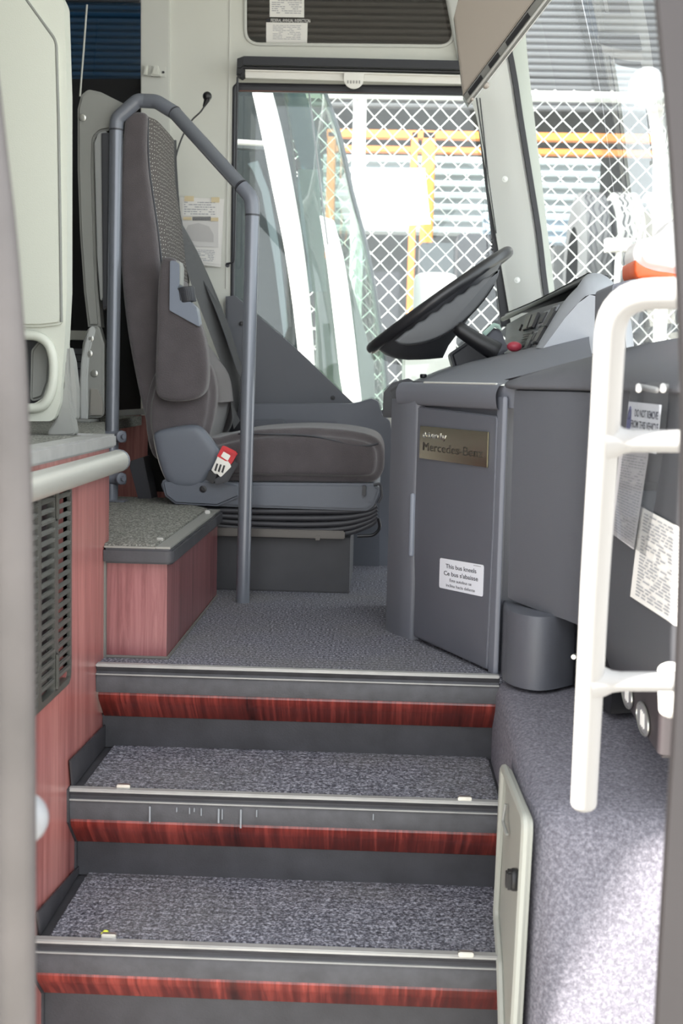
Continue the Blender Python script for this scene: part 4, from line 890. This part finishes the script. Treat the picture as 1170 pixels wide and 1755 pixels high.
# padded top bulge
pad = []
for p, h_, bk_ in ((P1+Vector((-.012, .03, 0)), .004, .01), (P1+Vector((.0, -.01, 0)), .014, .04), (P1.lerp(P2, .45), .045, .10), (P2, .075, .15), (P3, .090, .20), (P4, .098, .22), (P5, .094, .22), (P6, .088, .22), (P7, .08, .22)):
    nv = Vector((.8, .5, 0)).normalized() if p.y > 2.2 else Vector((1, .15, 0)).normalized()
    pad.append([p+Z*.590+nv*.02, p+Z*.592-nv*.004, p+Z*.600-nv*.008, p+Z*(.606+h_*.35)+nv*bk_*.05, p+Z*(.606+h_*.75)+nv*bk_*.4, p+Z*(.606+h_)+nv*bk_, p+Z*(.606+h_)+nv*(bk_+.25)])
build('padded_top', [loft(pad, k=3, kr=4)], mat('padded_top', '5b5c61', .5, bump=.4, scale=700), ddp, angle=80)
# dash deck in front of the wheel
dd = empty('dash_deck', 'smooth dark grey dashboard deck rising toward the windscreen', 'dashboard', (.3, 3.3, .6))
rows = [pts([(690, 662), (720, 654), (790, 628), (850, 612), (925, 592), (1010, 574)], 3.28),
        [at(690, 664, 3.15), at(722, 658, 3.12), at(790, 640, 3.08), at(850, 624, 3.02), at(925, 604, 2.95), at(1010, 588, 2.88)],
        [A1_+Vector((-.02, .03, .602)), con(.04, .601, -.02), con(.14, .601, -.02), con(.24, .602, -.02), P1.lerp(P2, .1)+Vector((.02, .03, .604)), P1.lerp(P2, .8)+Vector((.06, .06, .62))]]
far = [pts([(668, 668), (700, 656), (770, 628), (860, 606), (925, 600), (1010, 600)], 4.25)]
build('deck', [loft(far+rows, k=4, kr=4)], M['dash2'], dd, angle=80)
# instrument cowl
ic = empty('instrument_cowl', 'sunlit grey instrument cowl on the dashboard with a switch panel', 'instrument cowl', (.45, 3.6, .7))
secs = []
for y_, P in ((4.12, [(862, 612), (868, 556), (861, 547), (866, 538), (905, 536), (930, 560), (935, 620)]),
              (3.6, [(890, 604), (914, 532), (918, 521), (926, 512), (968, 505), (1000, 540), (1000, 620)]),
              (3.12, [(922, 594), (968, 515), (998, 484), (1008, 469), (1040, 474), (1072, 520), (1085, 612)])):
    secs.append(pts(P, y_))
secs.append([p for p in pts([(918, 596), (958, 530), (985, 498), (1004, 478), (1044, 486), (1076, 530), (1088, 614)], 3.06)])
secs.append([p for p in pts([(930, 597), (968, 545), (990, 520), (1010, 505), (1040, 512), (1066, 550), (1074, 612)], 3.02)])
build('hood', [loft([[p for p in s[2:]] for s in secs[:3]], kr=4), ], M['dark'], ic, angle=80)
cowl = [[secs[2][0], secs[2][1], secs[2][2], secs[2][3], secs[2][4], secs[2][5], secs[2][6]], secs[3], secs[4]]
build('end_shell', [loft([[s[i] for i in range(7)] for s in cowl], kr=3, k=3, closed=False), (secs[4], [(0, 1, 2, 3, 4, 5, 6)])], M['dashlight'], ic, angle=80)
build('hood_skin', [loft([[s[3]+Z*.003, s[4]+Z*.003, s[5]+Vector((.003, 0, 0)), s[6]] for s in secs[:3]], kr=4)], M['dashlight'], ic, angle=80)
build('lip', [tube(smoothp([s[2] for s in secs[:3]], 6, False), .007, 10)], M['black'], ic)
fp = [[s[0], s[1]] for s in secs[:3]]
build('switch_panel', [loft(fp, kr=5)], mat('switch_panel', '6a6d72', .5), ic)
def face(a, b, off=.004):      # a 0..1 far->near, b 0..1 bottom->top on the switch panel
    s = [s_[0].lerp(s_[1], b) for s_ in secs[:3]]
    p = s[0].lerp(s[1], a*2) if a < .5 else s[1].lerp(s[2], a*2-1)
    return p+Vector((-off, 0, off*.5))
def sq(a0, a1, b0, b1, t=.006, off=.001): return prism([face(a0, b0, off), face(a1, b0, off), face(a1, b1, off), face(a0, b1, off)], Vector((-t, 0, t*.5)), .0012)
for a0, b0, dk_ in ((.58, .52, 0), (.46, .52, 0), (.90, .42, 1), (.88, .08, 1), (.70, -.02, 1)):
    build('rocker_switch', [sq(a0, a0+.09, b0, b0+.34, .007)], M['black'], ic)
build('air_vent', [sq(.52, .70, .10, .42, .004)], M['black'], ic)
build('air_vent_slats', [sq(.53, .69, .13+.06*k, .145+.06*k, .002, .006) for k in range(5)], M['shell2'], ic)
for a0, a1, b0, b1 in ((.76, .86, .50, .86), (.88, .97, .62, .92), (.76, .86, .10, .40)):
    build('button_bank', [sq(a0, a1, b0, b1, .003)], M['dashlight'], ic)
    build('button', [sq(a0+.015, a1-.015, b0+.06, b1-.06, .003, .004)], M['dark'], ic)
build('round_dial', [cyl(face(.40, .62), (-1, 0, .4), .010, .006, 14)], M['black'], ic)
build('park_brake_knob', [ball(at(881, 594, 3.3), .016, (1.2, 1, .8))], mat('red_knob', 'a63a4a', .4), ic)

# pouch with documents hanging on the document panel
def ond(px, py, off=.0):
    r = ray(px, py); o0 = Vector((0, 0, ZC)); best = None; PTS = [P3, P4, P5, P6, P7]
    for i in range(len(PTS)-1):
        a, b = PTS[i], PTS[i+1]; d = (b-a).normalized(); n_ = Vector((d.y, -d.x, 0)); n_ = n_ if n_.x < 0 else -n_
        q = a+n_*off; t = (q-o0).dot(n_)/r.dot(n_); p = o0+r*t; s = (p-a).dot(d)/(b-a).length
        if best is None or -0.001 <= s <= 1.001: best = p
        if -0.001 <= s <= 1.001: break
    return best
def sheet_on(name, quad, off, m, parent=None, nx=4, ny=3):
    rows = []
    for j in range(ny+1):
        row = []
        for i in range(nx+1):
            s, t = i/nx, j/ny
            px = (quad[0][0]*(1-s)+quad[1][0]*s)*(1-t)+(quad[3][0]*(1-s)+quad[2][0]*s)*t
            py = (quad[0][1]*(1-s)+quad[1][1]*s)*(1-t)+(quad[3][1]*(1-s)+quad[2][1]*s)*t
            row.append(ond(px, py, off))
        rows.append(row)
    th = Vector((-.0006, -.0003, 0)); back = [[p+th for p in r] for r in rows]
    v1, f1 = loft(rows); v2, f2 = loft(back)
    return build(name, [(v1, f1), (v2, f2)], m, parent, smooth=False)
def print_on(quad, off, rows_n, seed, m, parent, th=.35, mg=.08):
    rnd = random.Random(seed); parts = []
    def f(s, t):
        px = (quad[0][0]*(1-s)+quad[1][0]*s)*(1-t)+(quad[3][0]*(1-s)+quad[2][0]*s)*t
        py = (quad[0][1]*(1-s)+quad[1][1]*s)*(1-t)+(quad[3][1]*(1-s)+quad[2][1]*s)*t
        return ond(px, py, off)
    for r in range(rows_n):
        t = mg/2+(1-mg)*(r+.3)/rows_n; dt = (1-mg)/rows_n*th; s = mg
        while s < 1-mg:
            l_ = min(rnd.uniform(.05, .16), 1-mg-s)
            if rnd.random() < .85: parts.append(([f(s, t), f(s+l_, t), f(s+l_, t+dt), f(s, t+dt)], [(0, 1, 2, 3)]))
            s += l_+.03
    return build('printed_text', parts, m, parent, smooth=False)
q = [(1098, 868), (1172, 908), (1172, 1082), (1080, 1022)]
d1 = sheet_on('printed_sheet', q, .004, M['paper']); tag(d1, 'large white printed sheet low on the dashboard side behind the white rail', 'paper'); print_on(q, .0058, 26, 11, M['inksoft'], d1)
dpz = empty('document_pouch', 'clear hanging pouch holding a remove notice and folded papers', 'pouch', tuple(ond(1100, 940, .01)))
q = [(1062, 770), (1112, 776), (1086, 942), (1048, 914)]
d2 = sheet_on('folded_paper', q, .010, mat('folded_paper', 'c9c7ca', .7), dpz); print_on(q, .0116, 30, 12, M['inksoft'], dpz)
q = [(1078, 688), (1134, 694), (1124, 772), (1070, 766)]
K0, K1, K3 = ond(1078, 688, .016), ond(1134, 694, .016), ond(1070, 766, .016)
kx = K1-K0; ky = K3-K0; kn = kx.cross(ky).normalized(); kn = kn if kn.x < 0 else -kn
kp = lambda s, t, o=.0: K0+kx*s+ky*t+kn*o
d3 = build('notice_card', [prism([kp(0, 0), kp(1, 0), kp(1, 1), kp(0, 1)], kn*.0008, 0)], M['sticker'], dpz, smooth=False)
for s_, t_, s0, w_ in (('DO NOT REMOVE', .30, .24, .70), ('FROM THIS VEHICLE', .54, .14, .84)):
    A = kp(s0, t_, .0011); B = kp(s0+w_, t_, .0011)
    o = text('lettering', s_, .0165, A, B-A, -ky, M['ink'], dpz, depth=.0001, bold=.0002)
    xd_ = (B-A).normalized(); lo = min(v.co.dot(xd_) for v in o.data.vertices); hi_ = max(v.co.dot(xd_) for v in o.data.vertices); k = (B-A).length/(hi_-lo)
    for v in o.data.vertices: v.co += xd_*((v.co.dot(xd_)-lo)*(k-1))
build('printed_text', scribble(kp(.12, .62, .001), kx, ky, kx.length*.84, ky.length*.3, 2, .02, .5, 5, off=kn), M['ink'], dpz, smooth=False)
def ell(s, t, rs, rt, off, n=20): return [kp(s+rs*math.cos(2*PI*i/n), t+rt*math.sin(2*PI*i/n), off) for i in range(n)]
build('emblem', [prism(ell(.08, .45, .065, .36, .0012), kn*.0003, 0), ], mat('emblem_blue', '6a6c9c', .5), dpz, smooth=False)
build('emblem_ring', [tube(ell(.08, .28, .045, .10, .0018), .0005, 5, closed=True)], M['ink'], dpz)
q = [(1070, 655), (1150, 655), (1112, 952), (1046, 918)]
build('clear_sleeve', [loft([[ond(1080, 655, .018), ond(1146, 655, .018)], [ond(1068, 770, .018), ond(1136, 775, .018)], [ond(1048, 915, .018), ond(1106, 952, .018)]], kr=4)], M['sleeve'], dpz)
for px in (1094, 1136):
    build('snap_stud', [capsule(ond(px, 662, .016), ond(px, 668, .030), .005, 12)], M['white'], dpz)
# black case at the foot of the dash, with oval badges
bc = empty('black_case', 'dark case with oval badges fixed at the foot of the dashboard by the door', 'case', tuple(atz(1130, 1298, LZ)))
f0 = at(1128, 1300, 1.90); f1 = atz(1060, 1192, f0.z); dcs = (f1-f0).normalized(); side_ = Vector((-dcs.y, dcs.x, 0)); side_ = side_ if side_.x > 0 else -side_
build('body', [prism(arc_fillet([f0, f0+side_*.10-dcs*.01, f0+side_*.10+dcs*.35, f0+dcs*.36], .012), (0, 0, .10), .006, 3)], mat('case_plastic', '3c3739', .4), bc)
for (bx0, by0), nm in (((1104, 1232), 'badge'), ((1077, 1188), 'badge')):
    r = ray(bx0, by0); o0 = Vector((0, 0, ZC)); c = o0+r*((f0-o0).dot(side_)/r.dot(side_)); nrm_ = -side_
    ring = [c+dcs*(.055*math.cos(2*PI*i/24))+Z*(.023*math.sin(2*PI*i/24))+nrm_*.001 for i in range(24)]
    b = build(nm, [prism(ring, nrm_*.002, 0)], mat('badge_grey', '8b8a8c', .4), bc, smooth=False)
    build('badge_rim', [tube([p+nrm_*.002 for p in ring], .002, 6, closed=True)], M['alu'], b)
    build('badge_relief', [prism([c+dcs*x_+Z*z_+nrm_*.003 for x_, z_ in ((-.004+k, -.012), (.002+k, -.014), (.006+k, .010), (0+k, .012))], nrm_*.0015, 0) for k in (-.014, 0, .012)], M['paper'], b, smooth=False)
o = build('white_bottle', [capsule(at(1150, 1215, 1.70), at(1148, 1150, 1.70), .017, 16)], M['whitepl']); tag(o, 'small white bottle shape standing on the black case by the door', 'bottle')
# plastic bag on the dash
bgn = empty('plastic_bag', 'crumpled white and orange plastic bag lying on the dashboard at right', 'bag', tuple(at(1130, 480, 2.6)))
def lump(name, poly, y_, m, r=.03, d=.12):
    return soft(name, [prism(smoothp(pts(poly, y_), 4), (0, d, 0), r*.6, 3)], m, bgn, vox=.005, it=8)
lump('bag_body', [(1088, 425), (1100, 408), (1130, 400), (1160, 372), (1200, 370), (1200, 474), (1140, 470), (1104, 462), (1089, 446)], 2.35, M['bag'], .022)
lump('orange_fold', [(1088, 440), (1094, 450), (1120, 462), (1160, 468), (1200, 472), (1200, 480), (1120, 478), (1096, 478), (1088, 470)], 2.34, M['bagor'], .006, .13)
o = build('dash_top_tray', [prism(arc_fillet(pts([(1050, 486), (1090, 477), (1210, 480), (1210, 500), (1062, 504), (1060, 640), (1046, 640)], 2.36), .01), (0, .2, 0), .01, 3)], M['dash2']); tag(o, 'grey raised tray on the dashboard under the plastic bag', 'tray')
# folding mirror / visor panel at the top
vz = empty('hanging_monitor', 'grey panel with a slotted metal edge hanging at the top of the windscreen', 'panel', tuple(at(800, 170, 2.9)))
fa = [at(792, -30, 3.0), at(778, 27, 3.0), at(794, 162, 2.95), at(918, -4, 2.85), at(1010, -125, 2.8), at(880, -160, 2.9)]
build('face', [prism(fa, (0, .03, 0), .003)], M['beige'], vz)
e0, e1_ = at(794, 164, 2.945), at(1010, -124, 2.795); f0_, f1_ = at(803, 180, 2.93), at(1022, -101, 2.78)
build('edge_channel', [prism([e0, e1_, f1_, f0_], (0, .035, 0), .002)], mat('channel_metal', '8f8f8c', .3, metal=.6), vz)
def ch(a, b, s0, s1, off=-.002): return prism([e0.lerp(e1_, a).lerp(f0_.lerp(f1_, a), s0), e0.lerp(e1_, b).lerp(f0_.lerp(f1_, b), s0), e0.lerp(e1_, b).lerp(f0_.lerp(f1_, b), s1), e0.lerp(e1_, a).lerp(f0_.lerp(f1_, a), s1)], (0, off, 0), 0)
build('edge_slot', [ch(.03, .14, .12, .5), ch(.20, .28, .12, .5), ch(.34, .52, .12, .5)], M['black'], vz, smooth=False)
build('edge_lip', [tube([f0_.lerp(e0, .3)+Vector((0, -.003, 0)), f1_.lerp(e1_, .3)+Vector((0, -.003, 0))], .003, 8)], M['alu'], vz)
build('clip', [ball(at(832, 146, 2.92), .008), ball(at(809, 170, 2.925), .004)], M['beige'], vz)
# ================================================================ OUTSIDE
GZ = -.95
YF = 6.6
# chain link fence
fn = empty('chain_link_fence', 'white sunlit chain link fence with a top rail beyond the coach windows', 'fence', (1.0, YF, GZ))
ftop = at(1000, 166, YF).z; x0f, x1f = at(380, 0, YF).x, at(1500, 0, YF).x
px_ = .047; pzz = .096; V = []; Fc = []
nw = int((x1f-x0f)/px_); nz_ = int((ftop-(-.2))/pzz*2)
parts = []
for i in range(nw):
    P = []
    for k in range(nz_+2):
        xx = x0f+i*px_+(px_/2 if (k+i) % 2 else -px_/2)+random.uniform(-.002, .002); P.append(Vector((xx+px_*.5*0, YF+(.004 if k % 2 else -.004), ftop+.03-k*pzz/2)))
    parts.append(tube(P, .0040, 4)); 
build('wire_mesh', parts, M['wire'], fn, smooth=False)
build('top_rail', [tube([(x0f, YF, ftop), (x1f, YF, ftop)], .026, 14)], M['wire'], fn)
for px in (616, 1148):
    p = at(px, 200, YF+.05); build('fence_post', [tube([(p.x, YF+.05, GZ), (p.x, YF+.05, ftop)], .034, 14)], M['wire'], fn)
o = build('fence_board', [prism(pts([(618, 288), (728, 288), (738, 384), (618, 392)], YF-.06), (0, .012, 0), .003)], mat('bright_board', 'f2f4f4', .6)); tag(o, 'white board fixed to the chain link fence', 'board')
o = build('fence_board', [prism(pts([(510, 290), (545, 290), (560, 500), (505, 500)], YF-.9), (0, .012, 0), .003)], mat('pale_board', '9fb0b8', .6)); tag(o, 'narrow pale board leaning at the neighbouring coach', 'board')
# shed: corrugated cladding above, dark bay below, orange racking, steel shutters
def corrug(name, x0, x1, z0, z1, y, pitch, m, lab, cat='wall', depth=.02):
    rows = []; z = z0; k = 0
    while z < z1:
        rows += [[(x0, y, z), (x1, y, z)], [(x0, y-depth, z+pitch*.25), (x1, y-depth, z+pitch*.25)], [(x0, y-depth, z+pitch*.6), (x1, y-depth, z+pitch*.6)], [(x0, y, z+pitch*.85), (x1, y, z+pitch*.85)]]; z += pitch
    o = struct(name, [loft(rows)], m, lab, smooth=False); return o
zc_ = at(900, 150, 10).z
corrug('wall_shed', -8, 12, at(900, 190, 10.2).z, 9, 10.2, .05, mat('shed_cladding', '5c5e61', .7), 'grey horizontally ribbed shed wall beyond the fence', depth=.012)
struct('wall_bay', [box(-8, 12, 11.4, 11.5, GZ, 4.2, 0)], M['darkbay'], 'dark shed bay beyond the fence', smooth=False)
struct('roof_bay', [box(-8, 12, 10.2, 11.4, 2.95, 3.0, 0)], M['darkbay'], 'bay ceiling beyond the fence', smooth=False)
rk = empty('orange_rack', 'orange steel storage rack beyond the fence', 'rack', tuple(at(700, 500, 9)))
def beam(a, b, y_, t=.05): 
    P, Q_ = at(a[0], a[1], y_), at(b[0], b[1], y_)
    if abs(P.x-Q_.x) > abs(P.z-Q_.z): return box(P.x, Q_.x, y_, y_+.06, (P.z+Q_.z)/2-t, (P.z+Q_.z)/2+t, .005)
    return box((P.x+Q_.x)/2-t, (P.x+Q_.x)/2+t, y_, y_+.06, min(P.z, Q_.z), max(P.z, Q_.z), .005)
for a, b, y_, t in (((560, 228), (1300, 240), 9.0, .028), ((560, 252), (1300, 268), 9.4, .022)): build('beam', [beam(a, b, y_, t)], M['orange'], rk)
for px, t in ((700, .024), (724, .045), (560, .03)): build('upright', [beam((px, 225), (px, 1000), 9.0, t)], M['orange'], rk)
corrug('wall_shutter', at(560, 0, 9.8).x, at(1040, 0, 9.8).x, at(800, 405, 9.8).z, at(800, 268, 9.8).z, 9.8, .085, M['corr'], 'pale ribbed steel containers beyond the fence', depth=.025)
corrug('wall_container', at(840, 0, 9.5).x, at(1010, 0, 9.5).x, at(900, 420, 9.5).z, at(900, 378, 9.5).z, 9.5, .08, mat('blue_grey_steel', '8b9aa6', .6), 'pale blue ribbed steel behind the fence', depth=.02)
k = 0
for px in (1004, 1060, 1120):
    ty = empty('truck_tyre', ('dark sided tyre leftmost of the row beyond the fence', 'pale treaded tyre in the middle of the row beyond the fence', 'pale treaded tyre rightmost of the row beyond the fence')[k], 'tyre', tuple(at(px, 520, 8.0)), 'tyres beyond the fence')
    c = at(px, 460, 8.2); R_ = .46; w0 = .075
    prof = [(-w0*1.2, R_*.55), (-w0*1.25, R_*.8), (-w0*1.1, R_*.95), (-w0*.9, R_), (w0*.9, R_), (w0*1.1, R_*.95), (w0*1.25, R_*.8), (w0*1.2, R_*.55)]
    rows = [[Vector((c.x+a, c.y+r*math.sin(t), c.z+r*math.cos(t))) for a, r in prof] for t in [2*PI*i/48 for i in range(49)]]
    build('casing', [loft(rows)], M['tyreside'] if k == 0 else M['tyre'], ty, angle=50)
    gr = [tube([Vector((c.x+a+(.008 if i % 2 else -.008), c.y+(R_+.001)*math.sin(t), c.z+(R_+.001)*math.cos(t))) for i, t in enumerate([2*PI*j/48 for j in range(48)])], .0045, 4, closed=True) for a in (-.05, -.02, .02, .05)]
    build('tread_grooves', gr, M['dark'], ty, smooth=False); k += 1
o = build('plate_on_post', [prism(pts([(1040, 408), (1082, 408), (1082, 430), (1040, 430)], 7.6), (0, .1, 0), .004), box(at(1058, 430, 7.6).x, at(1064, 430, 7.6).x, 7.64, 7.67, -.95, at(1060, 428, 7.6).z, 0)], M['white']); tag(o, 'small white plate on a thin post in front of the tyres', 'sign')
pc = empty('vent_pipe', 'white curved duct rising beyond the fence at right', 'pipe', tuple(at(1120, 250, 7.4)))
build('duct', [tube(arc_fillet([at(1108, 150, 7.2), at(1140, 165, 7.4), at(1150, 260, 7.4), at(1150, 500, 7.4)], .15, False), .10, 24, cap=False)], M['white'], pc)
build('duct_mouth', [tube([at(1112, 150, 7.18), at(1107, 149, 7.15)], [.102, .105], 24)], M['dashlight'], pc)
# yard clutter low behind the fence
for px, py, w_, h_, lab in ((745, 502, 30, 56, 'white drum beyond the steering wheel'),):
    p = at(px, py+h_/2, 5.9); o = build('white_drum', [cyl((p.x, p.y, GZ), Z, .10, p.z-GZ+.16, 24, bev=.03)], M['white']); tag(o, lab, 'drum')
o = build('pale_skirting_block', [prism(pts([(690, 612), (900, 618), (905, 760), (690, 760)], 5.7), (0, .3, 0), .01)], mat('pale_block', 'd6d6d0', .7)); tag(o, 'pale low block outside under the driver window', 'block')
for k, (px, wd, y_, hh_) in enumerate(((662, 50, 7.6, 465), (750, 60, 8.3, 415), (830, 90, 8.75, 400), (980, 60, 8.7, 420))):
    a = at(px-wd/2, hh_, y_); b = at(px+wd/2, hh_, y_)
    o = build('dark_crate', [box(a.x, b.x, y_, y_+.4, GZ, a.z, .01)], (M['dark'], M['coachgrey'], M['dark'], M['tyreside'])[k]); tag(o, ('dark crate beside the neighbouring coach windscreen', 'grey crate behind the orange upright', 'wide dark crate behind the fence right of the orange upright', 'dark crate behind the fence left of the tyres')[k], 'crate', 'crates beyond the fence')
# neighbouring coach
cw = empty('neighbouring_coach', 'white coach parked alongside with curved windscreen posts', 'coach', tuple(at(520, 1000, 5.6)))
def strip(name, left, right, y_, m, d=.06, lab=None):
    L = smoothp(pts(left, y_), 4, False); R2 = smoothp(pts(right, y_), 4, False)
    rows = [[a+Vector((0, d, 0)), a, a.lerp(b, .15)+Vector((0, -.015, 0)), a.lerp(b, .85)+Vector((0, -.015, 0)), b, b+Vector((0, d, 0))] for a, b in zip(L, R2)]
    return build(name, [loft(rows, closed=True, caps=True)], m, cw, angle=60)
yy = 5.5
strip('corner_post', [(428, 140), (446, 220), (466, 320), (488, 430), (506, 560), (517, 700), (520, 1000)], [(462, 140), (482, 220), (502, 320), (520, 430), (534, 560), (540, 700), (540, 1000)], yy, M['coachwhite'])
strip('dark_post', [(462, 140), (480, 220), (500, 320), (514, 400)], [(484, 140), (498, 220), (509, 320), (516, 400)], yy+.06, M['coachgrey'])
strip('windscreen_post', [(548, 370), (560, 450), (572, 550), (582, 640), (590, 720), (590, 1000)], [(572, 378), (590, 450), (604, 550), (614, 640), (620, 720), (622, 1000)], yy, M['coachwhite'])
strip('wiper_arm', [(528, 160), (545, 300), (560, 420)], [(531, 160), (548, 300), (563, 420)], yy-.05, M['coachgrey'], .01)
GL = smoothp(pts([(484, 140), (500, 230), (516, 330), (530, 450), (545, 600), (552, 760), (552, 1000)], yy+.02), 4, False)
GR = smoothp(pts([(548, 140), (580, 230), (602, 330), (628, 430), (650, 560), (664, 700), (668, 1000)], yy+.75), 4, False)
gw = glass('coach_windscreen', (.36, .50, .42), .06, .05, (.42, .52, .40))
build('windscreen', [loft([[a, a.lerp(b, .33)+Vector((.03, -.06, 0)), a.lerp(b, .66)+Vector((.035, -.05, 0)), b, b+Vector((-.02, .05, 0))] for a, b in zip(GL, GR)], k=3)], gw, cw, angle=80)
build('windscreen_edge', [tube(GR, .014, 8)], M['coachgrey'], cw)
build('side_body', [prism([at(380, 120, yy+.14), at(470, 120, yy+.14), at(525, 440, yy+.14), at(540, 1000, yy+.14), at(380, 1000, yy+.14)], (0, .05, 0), 0)], mat('coach_side_dark', '20272a', .55, spec=.2), cw, smooth=False)
build('window_post', [prism(pts([(400, 245), (458, 248), (475, 330), (492, 470), (500, 560), (494, 560), (480, 440), (462, 320), (452, 258), (400, 254)], yy+.05), (0, .03, 0), .003)], M['coachgrey'], cw)
build('window_frame', [prism(pts([(424, 280), (442, 275), (462, 330), (480, 430), (494, 560), (486, 580), (470, 450), (448, 330), (432, 290)], yy+.02), (0, .03, 0), .003)], mat('coach_frame', '59656a', .3, metal=.3), cw)
build('head_sill', [prism(pts([(396, 238), (456, 242), (458, 248), (396, 245)], yy+.0), (0, .04, 0), .002)], M['coachwhite'], cw)
o = build('roof_side', [prism(pts([(380, 60), (470, 60), (486, 150), (380, 150)], yy+.2), (0, .4, 0), .02)], M['coachgrey'], cw)
build('blue_panel', [prism(pts([(486, 150), (520, 150), (545, 230), (556, 330), (520, 300), (500, 230)], yy+.5), (0, .02, 0), 0)], mat('coach_blue', '3d6478', .6), cw, smooth=False)  # plain blue piece added behind the windscreen for its bluish tone
# pale sunlit body flank below windscreen
build('flank', [prism(pts([(540, 440), (590, 445), (640, 620), (650, 1000), (540, 1000)], yy+.3), (0, .2, 0), .02)], mat('coach_pale', '7f8a85', .4), cw)
